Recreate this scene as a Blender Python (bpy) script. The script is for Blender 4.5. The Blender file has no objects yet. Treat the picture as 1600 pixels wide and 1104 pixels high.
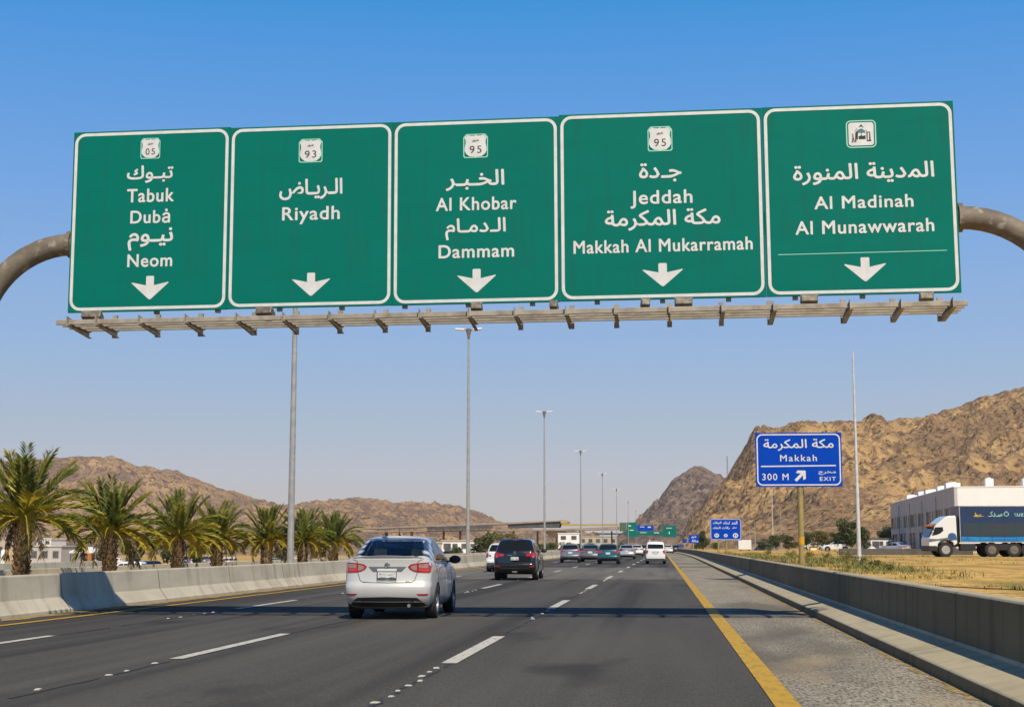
import bpy, bmesh, math, random
from mathutils import Vector, Matrix, noise
from mathutils.bvhtree import BVHTree
from mathutils.geometry import delaunay_2d_cdt
R = math.radians
SC = bpy.context.scene
COL = SC.collection

# ------------------------------------------------------------------ camera, sky, sun, exposure
F = 2250.0                      # focal length in pixels of the 1600 px wide photograph
CAMZ = 1.4
PITCH = math.atan(300 / F)
YAW = math.atan(245 / F * math.cos(PITCH))
cam_data = bpy.data.cameras.new('camera')
cam = bpy.data.objects.new('camera', cam_data)
COL.objects.link(cam)
cam.location = (0, 0, CAMZ)
cam.rotation_euler = (math.pi / 2 + PITCH, 0, YAW)
cam_data.sensor_width = 36
cam_data.lens = F / 1600 * 36
cam_data.clip_start = 0.1
cam_data.clip_end = 30000
SC.camera = cam

SUN_DIR = Vector((0.37, -0.88, 1.0)).normalized()     # towards the sun: behind, right, high
SUN_EL = math.asin(SUN_DIR.z)
SUN_ROT = math.atan2(SUN_DIR.x, SUN_DIR.y)
world = bpy.data.worlds.new('World')
SC.world = world
world.use_nodes = True
wn = world.node_tree
bg = wn.nodes['Background']
sky = wn.nodes.new('ShaderNodeTexSky')
sky.sky_type = 'NISHITA'
sky.sun_disc = False
sky.sun_elevation = SUN_EL
sky.sun_rotation = SUN_ROT
sky.altitude = 250
sky.air_density = 1.1
sky.dust_density = 1.0
sky.ozone_density = 1.6
# desert sky: the Nishita sky, mostly taken over by measured colours from the dusty horizon upward, darkened overhead to weaken the blue fill light
tc = wn.nodes.new('ShaderNodeTexCoord'); sp = wn.nodes.new('ShaderNodeSeparateXYZ'); wn.links.new(tc.outputs['Generated'], sp.inputs[0])
rp = wn.nodes.new('ShaderNodeValToRGB'); wn.links.new(sp.outputs['Z'], rp.inputs[0])
def lin8(c): return tuple((v / 255 / 12.92 if v <= 10 else ((v / 255 + .055) / 1.055) ** 2.4) for v in c) + (1.0,)
SKY = [(0.0, (201, 196, 193)), (.034, (199, 196, 196)), (.05, (195, 198, 208)), (.0715, (183, 195, 210)), (.111, (164, 190, 221)), (.1375, (152, 185, 226)), (.242, (112, 166, 229)), (.304, (88, 156, 226)), (.365, (54, 146, 220)), (.5, (46, 112, 186)), (1.0, (22, 52, 104))]
while len(rp.color_ramp.elements) < len(SKY): rp.color_ramp.elements.new(.5)
for e, (p_, c_) in zip(rp.color_ramp.elements, SKY): e.position = p_
for e, (p_, c_) in zip(rp.color_ramp.elements, SKY): e.color = lin8(c_)
ml = wn.nodes.new('ShaderNodeVectorMath'); ml.operation = 'SCALE'; ml.inputs['Scale'].default_value = 10.0
wn.links.new(rp.outputs[0], ml.inputs[0])
mx = wn.nodes.new('ShaderNodeMix'); mx.data_type = 'RGBA'; mx.inputs[0].default_value = 0.97
wn.links.new(sky.outputs[0], mx.inputs[6]); wn.links.new(ml.outputs[0], mx.inputs[7]); wn.links.new(mx.outputs[2], bg.inputs[0])
bg.inputs[1].default_value = 0.10
sun_data = bpy.data.lights.new('sun', 'SUN')
sun_data.energy = 4.9
sun_data.angle = R(0.5)
sun_data.color = (1.0, 0.90, 0.72)
sun = bpy.data.objects.new('sun', sun_data)
COL.objects.link(sun)
sun.rotation_euler = SUN_DIR.to_track_quat('Z', 'Y').to_euler()
SC.view_settings.view_transform = 'Standard'
SC.view_settings.look = 'None'
SC.view_settings.exposure = 0.0
SC.view_settings.gamma = 1.0
SC.view_settings.use_curve_mapping = False
SC.render.engine = 'CYCLES'
SC.cycles.max_bounces = 6
SC.cycles.transparent_max_bounces = 8

# ------------------------------------------------------------------ surveying: from a pixel of the photograph to a point of the place
CR = cam.rotation_euler.to_matrix()
EYE = Vector((0, 0, CAMZ))
def ray(px, py): return CR @ Vector(((px - 800) / F, -(py - 552) / F, -1))
def G(px, py, z=0.0):
    d = ray(px, py); return EYE + d * ((z - CAMZ) / d.z)
def WY(px, py, Y):
    d = ray(px, py); return EYE + d * (Y / d.y)
def AT(px, py, depth): return EYE + ray(px, py) * depth
def at_z(px, py, s): return CAMZ - (py - 852) / s      # height seen at row py where 1 m is s pixels

# ------------------------------------------------------------------ materials
def lin(h):
    h = h.lstrip('#'); out = []
    for i in (0, 2, 4):
        c = int(h[i:i + 2], 16) / 255
        out.append(c / 12.92 if c <= 0.04045 else ((c + 0.055) / 1.055) ** 2.4)
    return tuple(out)
def c4(c): return (c[0], c[1], c[2], 1.0)
def mat(name, col, rough=0.6, metal=0.0, col2=None, scale=4.0, lo=0.4, hi=0.6, bump=0.0, bscale=None, coat=0.0, spec=0.5, stretch=None, detail=6, bdist=0.02):
    m = bpy.data.materials.new(name); m.use_nodes = True
    nt = m.node_tree; p = nt.nodes['Principled BSDF']
    if isinstance(col, str): col = lin(col)
    if isinstance(col2, str): col2 = lin(col2)
    p.inputs['Base Color'].default_value = c4(col)
    p.inputs['Roughness'].default_value = rough
    p.inputs['Metallic'].default_value = metal
    p.inputs['Coat Weight'].default_value = coat
    p.inputs['Coat Roughness'].default_value = 0.04
    p.inputs['Specular IOR Level'].default_value = spec
    if col2 is not None or bump:
        tc = nt.nodes.new('ShaderNodeTexCoord'); vec = tc.outputs['Object']
        if stretch:
            mp = nt.nodes.new('ShaderNodeMapping'); mp.inputs['Scale'].default_value = stretch
            nt.links.new(vec, mp.inputs[0]); vec = mp.outputs[0]
    if col2 is not None:
        n = nt.nodes.new('ShaderNodeTexNoise'); n.inputs['Scale'].default_value = scale; n.inputs['Detail'].default_value = detail
        n.inputs['Roughness'].default_value = 0.65
        nt.links.new(vec, n.inputs['Vector'])
        r = nt.nodes.new('ShaderNodeValToRGB')
        r.color_ramp.elements[0].position = lo; r.color_ramp.elements[0].color = c4(col)
        r.color_ramp.elements[1].position = hi; r.color_ramp.elements[1].color = c4(col2)
        nt.links.new(n.outputs[0], r.inputs[0]); nt.links.new(r.outputs[0], p.inputs['Base Color'])
    if bump:
        n2 = nt.nodes.new('ShaderNodeTexNoise'); n2.inputs['Scale'].default_value = bscale or scale * 4; n2.inputs['Detail'].default_value = 4
        nt.links.new(tc.outputs['Object'], n2.inputs['Vector'])
        b = nt.nodes.new('ShaderNodeBump'); b.inputs['Strength'].default_value = bump; b.inputs['Distance'].default_value = bdist
        nt.links.new(n2.outputs[0], b.inputs['Height']); nt.links.new(b.outputs[0], p.inputs['Normal'])
    return m
def add_layer(m, col, scale, lo, hi, stretch=None, amount=1.0, detail=4, vor=False, seedoff=0.0):
    """one more noise layer mixed over a material's base colour (dust, stains, wear)"""
    nt = m.node_tree; p = nt.nodes['Principled BSDF']
    if isinstance(col, str): col = lin(col)
    tc = nt.nodes.new('ShaderNodeTexCoord'); vec = tc.outputs['Object']
    mp = nt.nodes.new('ShaderNodeMapping'); mp.inputs['Scale'].default_value = stretch or (1, 1, 1); mp.inputs['Location'].default_value = (seedoff,) * 3
    nt.links.new(vec, mp.inputs[0])
    if vor:
        n = nt.nodes.new('ShaderNodeTexVoronoi'); n.inputs['Scale'].default_value = scale
        o = n.outputs['Distance']
    else:
        n = nt.nodes.new('ShaderNodeTexNoise'); n.inputs['Scale'].default_value = scale; n.inputs['Detail'].default_value = detail
        o = n.outputs[0]
    nt.links.new(mp.outputs[0], n.inputs['Vector'])
    mr = nt.nodes.new('ShaderNodeMapRange'); mr.inputs['From Min'].default_value = lo; mr.inputs['From Max'].default_value = hi; mr.inputs['To Max'].default_value = amount
    nt.links.new(o, mr.inputs['Value'])
    mx = nt.nodes.new('ShaderNodeMix'); mx.data_type = 'RGBA'
    old = p.inputs['Base Color']
    if old.is_linked:
        nt.links.new(old.links[0].from_socket, mx.inputs[6])
    else:
        mx.inputs[6].default_value = old.default_value
    mx.inputs[7].default_value = c4(col)
    nt.links.new(mr.outputs[0], mx.inputs[0]); nt.links.new(mx.outputs[2], p.inputs['Base Color'])
    return m

def add_joints(m, period, width, col):
    """cast joints across a long barrier: a thin dark groove every few metres of y"""
    nt = m.node_tree; p = nt.nodes['Principled BSDF']
    tc = nt.nodes.new('ShaderNodeTexCoord'); sp = nt.nodes.new('ShaderNodeSeparateXYZ'); nt.links.new(tc.outputs['Object'], sp.inputs[0])
    a = nt.nodes.new('ShaderNodeMath'); a.operation = 'MODULO'; a.inputs[1].default_value = period; nt.links.new(sp.outputs['Y'], a.inputs[0])
    b = nt.nodes.new('ShaderNodeMath'); b.operation = 'LESS_THAN'; b.inputs[1].default_value = width; nt.links.new(a.outputs[0], b.inputs[0])
    mx = nt.nodes.new('ShaderNodeMix'); mx.data_type = 'RGBA'; old = p.inputs['Base Color']
    nt.links.new(old.links[0].from_socket, mx.inputs[6]); mx.inputs[7].default_value = c4(col); nt.links.new(b.outputs[0], mx.inputs[0]); nt.links.new(mx.outputs[2], p.inputs['Base Color'])

# ------------------------------------------------------------------ mesh builder
class MB:
    def __init__(s): s.v = []; s.f = []; s.m = []
    def add(s, vs, fs, mi=0):
        o = len(s.v); s.v += [Vector(v) for v in vs]
        s.f += [tuple(i + o for i in f) for f in fs]; s.m += [mi] * len(fs)
        return s
    def box(s, c, d, mi=0, rot=None):
        x, y, z = d[0] / 2, d[1] / 2, d[2] / 2
        vs = [Vector((a * x, b * y, e * z)) for a in (-1, 1) for b in (-1, 1) for e in (-1, 1)]
        if rot is not None: vs = [rot @ v for v in vs]
        c = Vector(c)
        return s.add([v + c for v in vs], [(0, 1, 3, 2), (4, 6, 7, 5), (0, 4, 5, 1), (2, 3, 7, 6), (0, 2, 6, 4), (1, 5, 7, 3)], mi)
    def prism(s, pts, ext, mi=0):
        n = len(pts); ext = Vector(ext); a = [Vector(p) for p in pts]; b = [p + ext for p in a]
        return s.add(a + b, [tuple(range(n))[::-1], tuple(range(n, 2 * n))] + [(i, (i + 1) % n, n + (i + 1) % n, n + i) for i in range(n)], mi)
    def tube(s, pts, rs, n=10, mi=0, caps=True):
        pts = [Vector(p) for p in pts]; k = len(pts)
        if not isinstance(rs, (list, tuple)): rs = [rs] * k
        vs = []; up = None
        for i, p in enumerate(pts):
            t = (pts[min(i + 1, k - 1)] - pts[max(i - 1, 0)]).normalized()
            if up is None: up = Vector((0, 0, 1)) if abs(t.z) < 0.9 else Vector((0, 1, 0))
            a = t.cross(up).normalized(); b = a.cross(t).normalized(); up = b
            vs += [p + (a * math.cos(q) + b * math.sin(q)) * rs[i] for q in (2 * math.pi * j / n for j in range(n))]
        fs = [(i * n + j, i * n + (j + 1) % n, (i + 1) * n + (j + 1) % n, (i + 1) * n + j) for i in range(k - 1) for j in range(n)]
        if caps: fs += [tuple(range(n))[::-1], tuple(range((k - 1) * n, k * n))]
        return s.add(vs, fs, mi)
    def cyl(s, p0, p1, r0, r1=None, n=12, mi=0): return s.tube([p0, p1], [r0, r0 if r1 is None else r1], n, mi)
    def lathe(s, prof, axis='z', n=24, c=(0, 0, 0), mi=0, closed=False):
        """prof: (radius, height) pairs turned about an axis"""
        c = Vector(c); vs = []
        for r, h in prof:
            for j in range(n):
                q = 2 * math.pi * j / n; a, b = r * math.cos(q), r * math.sin(q)
                vs.append(c + (Vector((a, b, h)) if axis == 'z' else Vector((h, a, b)) if axis == 'x' else Vector((b, h, a))))
        k = len(prof)
        fs = [(i * n + j, i * n + (j + 1) % n, (i + 1) * n + (j + 1) % n, (i + 1) * n + j) for i in range(k - 1) for j in range(n)]
        if closed: fs += [((k - 1) * n + j, (k - 1) * n + (j + 1) % n, (j + 1) % n, j) for j in range(n)]
        else: fs += [tuple(range(n))[::-1], tuple(range((k - 1) * n, k * n))]
        return s.add(vs, fs, mi)
    def ball(s, c, r, n=10, k=6, mi=0):
        c = Vector(c); r = Vector(r) if not isinstance(r, (int, float)) else Vector((r, r, r))
        vs = [c + Vector((0, 0, -r.z))]
        for i in range(1, k):
            q = math.pi * i / k - math.pi / 2
            vs += [c + Vector((r.x * math.cos(q) * math.cos(2 * math.pi * j / n), r.y * math.cos(q) * math.sin(2 * math.pi * j / n), r.z * math.sin(q))) for j in range(n)]
        vs.append(c + Vector((0, 0, r.z)))
        fs = [(0, 1 + (j + 1) % n, 1 + j) for j in range(n)]
        fs += [(1 + i * n + j, 1 + i * n + (j + 1) % n, 1 + (i + 1) * n + (j + 1) % n, 1 + (i + 1) * n + j) for i in range(k - 2) for j in range(n)]
        e = len(vs) - 1; o = 1 + (k - 2) * n
        fs += [(o + j, o + (j + 1) % n, e) for j in range(n)]
        return s.add(vs, fs, mi)
    def mesh(s, name):
        me = bpy.data.meshes.new(name); me.from_pydata([tuple(v) for v in s.v], [], s.f)
        if s.m and max(s.m): me.polygons.foreach_set('material_index', s.m)
        return me
    def build(s, name, mats, parent=None, smooth=False, fix=True, bevel=0, autosmooth=None):
        me = s.mesh(name)
        for m in (mats if isinstance(mats, (list, tuple)) else [mats]): me.materials.append(m)
        if fix:
            bm = bmesh.new(); bm.from_mesh(me); bmesh.ops.recalc_face_normals(bm, faces=bm.faces); bm.to_mesh(me); bm.free()
        if smooth: me.polygons.foreach_set('use_smooth', [True] * len(me.polygons))
        if autosmooth: me.set_sharp_from_angle(angle=R(autosmooth))
        me.update()
        return link(name, me, parent, bevel)
def link(name, me, parent=None, bevel=0):
    o = bpy.data.objects.new(name, me); COL.objects.link(o)
    if parent is not None: o.parent = parent
    if bevel:
        b = o.modifiers.new('bevel', 'BEVEL'); b.width = bevel; b.segments = 2; b.limit_method = 'ANGLE'; b.angle_limit = R(40)
    return o
def tag(o, label, cat, group=None):
    o['label'] = label; o['category'] = cat
    if group: o['group'] = group
    return o
def struct(o, kind='structure'): o['kind'] = kind; return o
def thing(name, label, cat, loc=(0, 0, 0), rz=0.0, group=None, ry=0.0):
    o = bpy.data.objects.new(name, None); COL.objects.link(o)
    o.empty_display_size = 0.2
    o.location = loc; o.rotation_euler = (0, ry, rz)
    return tag(o, label, cat, group)
def copy_tree(o, parent=None):
    c = o.copy(); COL.objects.link(c)
    if parent is not None: c.parent = parent
    for ch in list(o.children): copy_tree(ch, c)
    return c

# ------------------------------------------------------------------ lettering (Blender's own font; Arabic joined by hand, set right to left)
AR = {'ا': 'FE8D FE8E', 'ب': 'FE8F FE90 FE91 FE92', 'ة': 'FE93 FE94', 'ت': 'FE95 FE96 FE97 FE98', 'ج': 'FE9D FE9E FE9F FEA0', 'خ': 'FEA5 FEA6 FEA7 FEA8',
      'د': 'FEA9 FEAA', 'ر': 'FEAD FEAE', 'س': 'FEB1 FEB2 FEB3 FEB4', 'ض': 'FEBD FEBE FEBF FEC0', 'ط': 'FEC1 FEC2 FEC3 FEC4', 'ق': 'FED5 FED6 FED7 FED8',
      'ك': 'FED9 FEDA FEDB FEDC', 'ل': 'FEDD FEDE FEDF FEE0', 'م': 'FEE1 FEE2 FEE3 FEE4', 'ن': 'FEE5 FEE6 FEE7 FEE8', 'و': 'FEED FEEE', 'ي': 'FEF1 FEF2 FEF3 FEF4', 'ه': 'FEE9 FEEA FEEB FEEC'}
def shape_ar(t):
    out = []; n = len(t)
    for i, c in enumerate(t):
        if c in AR:
            f = [chr(int(h, 16)) for h in AR[c].split()]
            pj = i > 0 and (t[i - 1] == 'ـ' or (t[i - 1] in AR and len(AR[t[i - 1]].split()) == 4))
            nj = i < n - 1 and (t[i + 1] == 'ـ' or t[i + 1] in AR) and len(f) == 4
            out.append(f[(1 if pj else 0) + (2 if nj else 0)])
        else: out.append(c)
    return ''.join(reversed(out))
_tc = {}
def glyphs(body, weight, space=1.0):
    key = (body, weight, space)
    if key in _tc: return _tc[key]
    c = bpy.data.curves.new('text', 'FONT'); c.body = body; c.offset = weight; c.resolution_u = 12; c.space_character = space
    o = bpy.data.objects.new('text', c); COL.objects.link(o)
    bpy.context.view_layer.update()
    dg = bpy.context.evaluated_depsgraph_get()
    me = bpy.data.meshes.new_from_object(o.evaluated_get(dg))
    vs = [v.co.copy() for v in me.vertices]; fs = [tuple(p.vertices) for p in me.polygons]
    par = list(range(len(vs)))
    def find(a):
        while par[a] != a: par[a] = par[par[a]]; a = par[a]
        return a
    for f in fs:
        for q in f[1:]: par[find(q)] = find(f[0])
    ids = {}
    lift = [ids.setdefault(find(i), len(ids)) % 7 for i in range(len(vs))]
    bpy.data.objects.remove(o); bpy.data.curves.remove(c); bpy.data.meshes.remove(me)
    _tc[key] = (vs, fs, lift); return _tc[key]
def put_text(mb, body, cx, z0, w, h, y, weight=0.012, arabic=False, cap=None, step=0.0006, mi=0, space=1.0, slope=0.0):
    """letters in the plane y = const (facing -y): w wide about cx; arabic: box z0..z0+h; latin: baseline z0 and capital height h"""
    vs, fs, lift = glyphs(shape_ar(body) if arabic else body, -0.004 if arabic else 0.0, space)
    xs = [v.x for v in vs]; ys = [v.y for v in vs]
    x0, x1 = min(xs), max(xs); kx = w / (x1 - x0)
    if arabic: kz = h / (max(ys) - min(ys)); zo = z0 - min(ys) * kz
    else:
        kz = h / 0.69; zo = z0
    r = weight * kz + (.006 * kz if arabic else 0)
    offs = [(0, 0)] + ([(r * math.cos(q * .7854), r * math.sin(q * .7854)) for q in range(8)] if weight else [])
    for i, (dx, dz) in enumerate(offs):        # strokes made bolder by stacked, slightly shifted layers
        mb.add([(cx + dx + (v.x - (x0 + x1) / 2) * kx, y - step * l - .00007 * i, zo + dz + v.y * kz) for v, l in zip(vs, lift)], fs, mi)
    return mb
def rrect(x0, z0, x1, z1, r, n=6, cut=False):
    out = []
    for (cx, cz, a) in ((x1 - r, z1 - r, 0), (x0 + r, z1 - r, 90), (x0 + r, z0 + r, 180), (x1 - r, z0 + r, 270)):
        for i in range(n + 1):
            q = R(a + 90 * i / n); out.append((cx + r * math.cos(q), cz + r * math.sin(q)))
    return out
def ring(mb, outer, inner, y, d=0.004, mi=0):
    n = len(outer); vs = [(p[0], y, p[1]) for p in outer] + [(p[0], y, p[1]) for p in inner] + [(p[0], y + d, p[1]) for p in outer] + [(p[0], y + d, p[1]) for p in inner]
    fs = []
    for i in range(n):
        j = (i + 1) % n
        fs += [(i, j, n + j, n + i), (i, 2 * n + i, 2 * n + j, j), (n + i, n + j, 3 * n + j, 3 * n + i)]
    return mb.add(vs, fs, mi)
def flat(mb, poly, y, d=0.004, mi=0): return mb.prism([(p[0], y, p[1]) for p in poly], (0, d, 0), mi)
# ------------------------------------------------------------------ the palette
M = {}
M['asphalt'] = mat('asphalt', (0.070, 0.064, 0.055), 0.9, col2=(0.094, 0.087, 0.076), scale=0.6, lo=0.35, hi=0.7, bump=0.6, bscale=45, bdist=0.012, stretch=(1.6, 0.06, 1), spec=.15)
add_layer(M['asphalt'], (0.15, 0.142, 0.125), 46, 0.54, 0.74, amount=0.5, stretch=(1, .16, 1), detail=2)
add_layer(M['asphalt'], (0.026, 0.025, 0.023), 38, 0.54, 0.72, amount=0.55, seedoff=13, stretch=(1, .16, 1), detail=2)
add_layer(M['asphalt'], (0.038, 0.036, 0.033), 0.75, 0.45, 0.60, stretch=(1.4, 0.018, 1), amount=0.75, seedoff=7, detail=3)
add_layer(M['asphalt'], (0.115, 0.105, 0.088), 0.9, 0.55, 0.72, stretch=(1.2, 0.03, 1), amount=0.5, seedoff=47, detail=3)
add_layer(M['asphalt'], (0.115, 0.107, 0.093), 0.30, 0.50, 0.70, stretch=(1.0, 0.25, 1), amount=0.45, seedoff=17)
add_layer(M['asphalt'], (0.024, 0.023, 0.022), 0.55, 0.60, 0.72, stretch=(1.0, 0.4, 1), amount=0.6, seedoff=27)
M['pale_asphalt'] = mat('pale_asphalt', (0.13, 0.118, 0.10), 0.9, col2=(0.18, 0.165, 0.14), scale=0.8, lo=0.35, hi=0.7, bump=0.4, bscale=50, stretch=(1.0, 0.08, 1), spec=.2)
add_layer(M['pale_asphalt'], (0.075, 0.07, 0.062), 1.1, 0.50, 0.66, stretch=(1.2, 0.03, 1), amount=0.7, seedoff=3)
M['shoulder'] = mat('shoulder', (0.245, 0.21, 0.16), 0.95, col2=(0.36, 0.315, 0.24), scale=1.6, lo=0.35, hi=0.7, bump=1.0, bscale=34, bdist=0.02, stretch=(1, 0.35, 1), spec=.1)
add_layer(M['shoulder'], (0.52, 0.48, 0.40), 36, 0.50, 0.66, amount=0.75, stretch=(1, .2, 1), detail=3)
add_layer(M['shoulder'], (0.07, 0.064, 0.055), 30, 0.50, 0.66, amount=0.8, seedoff=5, stretch=(1, .2, 1), detail=3)
add_layer(M['shoulder'], (0.13, 0.115, 0.095), 0.30, 0.47, 0.62, stretch=(1.2, .35, 1), amount=0.8, seedoff=15)
add_layer(M['shoulder'], (0.40, 0.31, 0.18), 0.8, 0.56, 0.70, stretch=(1, .25, 1), amount=0.5, seedoff=25)
M['sand_edge'] = mat('sand_edge', (0.42, 0.29, 0.12), 0.95, col2=(0.20, 0.15, 0.08), scale=9, bump=0.8, bscale=30, spec=.1)
M['white_paint'] = mat('white_paint', (0.55, 0.52, 0.44), 0.75, col2=(0.27, 0.255, 0.22), scale=14, lo=0.48, hi=0.72, bump=0.2, bscale=60, stretch=(1, .3, 1))
M['yellow_paint'] = mat('yellow_paint', (0.52, 0.30, 0.015), 0.75, col2=(0.26, 0.165, 0.03), scale=10, lo=0.46, hi=0.74, stretch=(1, .25, 1))
M['concrete'] = mat('concrete', (0.47, 0.42, 0.325), 0.9, col2=(0.56, 0.51, 0.40), scale=1.3, lo=0.35, hi=0.65, bump=0.2, bscale=40, stretch=(1, 0.3, 1.2), spec=.2)
add_layer(M['concrete'], (0.22, 0.19, 0.14), 2.2, 0.55, 0.75, stretch=(1, 1.2, 0.15), amount=0.55, seedoff=2)
add_layer(M['concrete'], (0.27, 0.235, 0.165), 0.5, 0.5, 0.7, amount=0.5, seedoff=12)
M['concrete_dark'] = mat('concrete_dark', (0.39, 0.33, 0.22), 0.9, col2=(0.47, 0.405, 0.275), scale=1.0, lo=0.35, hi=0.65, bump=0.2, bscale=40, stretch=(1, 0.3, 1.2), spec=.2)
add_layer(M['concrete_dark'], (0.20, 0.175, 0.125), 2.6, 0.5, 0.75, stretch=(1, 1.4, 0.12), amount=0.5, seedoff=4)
M['concrete_shaded'] = mat('concrete_shaded', (0.15, 0.118, 0.07), 0.9, col2=(0.20, 0.16, 0.10), scale=1.0, lo=0.35, hi=0.65, bump=0.2, bscale=40, stretch=(1, 0.3, 1.2), spec=.15)  # barrier concrete with the shade of its wall face painted into the colour
add_layer(M['concrete_shaded'], (0.085, 0.07, 0.05), 2.6, 0.5, 0.72, stretch=(1, 1.4, 0.10), amount=0.7, seedoff=4)
M['wall_dark'] = mat('dark_wall', (0.085, 0.08, 0.07), 0.9, col2=(0.12, 0.11, 0.095), scale=0.8, spec=.15)
M['sand'] = mat('sand', (0.60, 0.345, 0.090), 0.97, col2=(0.70, 0.44, 0.125), scale=0.35, lo=0.35, hi=0.65, bump=1.0, bscale=3.0, bdist=0.2, spec=.1)
add_layer(M['sand'], (0.30, 0.195, 0.075), 2.2, 0.50, 0.62, amount=0.75, seedoff=9, stretch=(1, .5, 1))
add_layer(M['sand'], (0.72, 0.52, 0.26), 5.5, 0.55, 0.66, amount=0.7, seedoff=19, stretch=(1, .4, 1))
add_layer(M['sand'], (0.16, 0.105, 0.045), 7, 0.57, 0.68, amount=0.7, seedoff=29, stretch=(1, .4, 1))
add_layer(M['sand'], (0.26, 0.17, 0.06), 0.45, 0.52, 0.64, amount=0.65, seedoff=34, stretch=(1, .3, 1), detail=6)
add_layer(M['sand'], (0.19, 0.165, 0.045), 0.22, 0.53, 0.64, amount=0.6, seedoff=4, stretch=(1, .35, 1))
M['galv'] = mat('galvanised_steel', (0.42, 0.42, 0.41), 0.45, 0.35, col2=(0.33, 0.33, 0.32), scale=5)
M['pipe'] = mat('weathered_pipe', (0.22, 0.185, 0.14), 0.7, 0.1, col2=(0.13, 0.105, 0.08), scale=3, lo=0.35, hi=0.65, bump=0.1, bscale=20)
add_layer(M['pipe'], (0.40, 0.36, 0.30), 5, 0.58, 0.7, amount=0.7, seedoff=6)
M['rail'] = mat('weathered_rail', (0.37, 0.33, 0.27), 0.6, 0.1, col2=(0.22, 0.18, 0.14), scale=4, lo=0.4, hi=0.7)
M['lamp_case'] = mat('lamp_case', (0.10, 0.085, 0.07), 0.55, 0.2, col2=(0.20, 0.17, 0.13), scale=9)
M['sign_green'] = mat('sign_green', (0.0, 0.142, 0.108), 0.6, col2=(0.0, 0.158, 0.122), scale=1.2, lo=0.3, hi=0.7, stretch=(0.4, 1, 2), spec=.08)
add_layer(M['sign_green'], (0.010, 0.115, 0.088), 2.0, 0.52, 0.72, stretch=(3, 1, .25), amount=.55, seedoff=3)
M['sign_white'] = mat('sign_white', (0.66, 0.66, 0.65), 0.5, col2=(0.58, 0.58, 0.57), scale=5)
M['sign_mint'] = mat('sign_mint', (0.30, 0.62, 0.50), 0.5)
M['sign_black'] = mat('sign_black', (0.012, 0.012, 0.014), 0.6)
M['sign_teal'] = mat('sign_teal', (0.05, 0.16, 0.20), 0.6)
M['sign_blue'] = mat('sign_blue', (0.0, 0.046, 0.40), 0.6, col2=(0.0, 0.054, 0.44), scale=1.5, spec=.08)
M['sign_back'] = mat('sign_back', (0.30, 0.30, 0.30), 0.5, 0.4)
M['post_yellow'] = mat('ochre_post', (0.33, 0.25, 0.075), 0.6, col2=(0.24, 0.19, 0.08), scale=3)
M['band'] = mat('amber_band', (0.55, 0.30, 0.01), 0.5)
M['white_pole'] = mat('white_pole', (0.58, 0.59, 0.60), 0.45, col2=(0.48, 0.48, 0.48), scale=4)
M['tyre'] = mat('tyre', (0.016, 0.016, 0.017), 0.8)
M['rim'] = mat('rim', (0.45, 0.46, 0.47), 0.3, 0.8)
M['black_trim'] = mat('black_trim', (0.014, 0.014, 0.015), 0.55)
M['gap'] = mat('shut_line', (0.03, 0.03, 0.032), 0.8)
M['glass'] = mat('tinted_glass', (0.010, 0.014, 0.015), 0.06, spec=0.35)
M['glass_green'] = mat('green_glass', (0.014, 0.022, 0.022), 0.05, spec=0.30)
M['red_lens'] = mat('red_lens', (0.33, 0.008, 0.012), 0.12, coat=1.0)
M['bright_red_lens'] = mat('bright_red_lens', (0.62, 0.02, 0.02), 0.12, coat=1.0)
M['clear_lens'] = mat('clear_lens', (0.30, 0.20, 0.19), 0.15, coat=1.0)
M['plate'] = mat('number_plate', (0.62, 0.62, 0.60), 0.5)
M['chrome'] = mat('chrome', (0.65, 0.65, 0.66), 0.12, 1.0)
def paint(name, c, metal=0.3, rough=0.28): return mat(name, c, rough, metal, coat=1.0)
M['p_silver'] = mat('silver_paint', (0.56, 0.555, 0.54), 0.36, 0.15, coat=.6)
M['p_black'] = paint('black_paint', (0.010, 0.010, 0.011), 0.1, 0.2)
M['p_white'] = paint('white_car_paint', (0.72, 0.72, 0.70), 0.0, 0.3)
M['p_grey'] = paint('grey_paint', (0.16, 0.17, 0.19), 0.4)
M['p_teal'] = paint('teal_paint', (0.018, 0.10, 0.125), 0.3)
M['p_lightgrey'] = paint('light_grey_paint', (0.42, 0.45, 0.50), 0.3)
M['p_navy'] = paint('navy_paint', (0.02, 0.03, 0.06), 0.3)
M['p_blue'] = paint('blue_paint', (0.03, 0.10, 0.28), 0.3)
M['p_red'] = paint('dark_red_paint', (0.18, 0.015, 0.012), 0.3)
M['bark'] = mat('palm_bark', (0.085, 0.055, 0.03), 0.9, col2=(0.20, 0.13, 0.06), scale=9, bump=0.6, bscale=25)
M['bark_scale'] = mat('palm_leaf_base', (0.26, 0.175, 0.075), 0.9, col2=(0.10, 0.065, 0.035), scale=12)
M['wood'] = mat('trunk_bark', (0.12, 0.085, 0.055), 0.9, col2=(0.07, 0.05, 0.035), scale=8)
M['frond_a'] = mat('frond_green', (0.085, 0.112, 0.016), 0.5, col2=(0.14, 0.16, 0.022), scale=3, spec=.3)
M['frond_b'] = mat('frond_olive', (0.19, 0.19, 0.022), 0.5, col2=(0.28, 0.25, 0.028), scale=3, spec=.3)
M['frond_c'] = mat('frond_yellow', (0.44, 0.33, 0.03), 0.55, col2=(0.32, 0.27, 0.03), scale=3, spec=.3)
M['frond_d'] = mat('frond_dry', (0.21, 0.155, 0.085), 0.8, col2=(0.13, 0.095, 0.05), scale=3)
M['leaf_a'] = mat('leaf_dark', (0.030, 0.048, 0.014), 0.6, col2=(0.05, 0.075, 0.018), scale=1.5)
M['leaf_b'] = mat('leaf_mid', (0.065, 0.09, 0.020), 0.6, col2=(0.10, 0.12, 0.028), scale=1.5)
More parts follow.
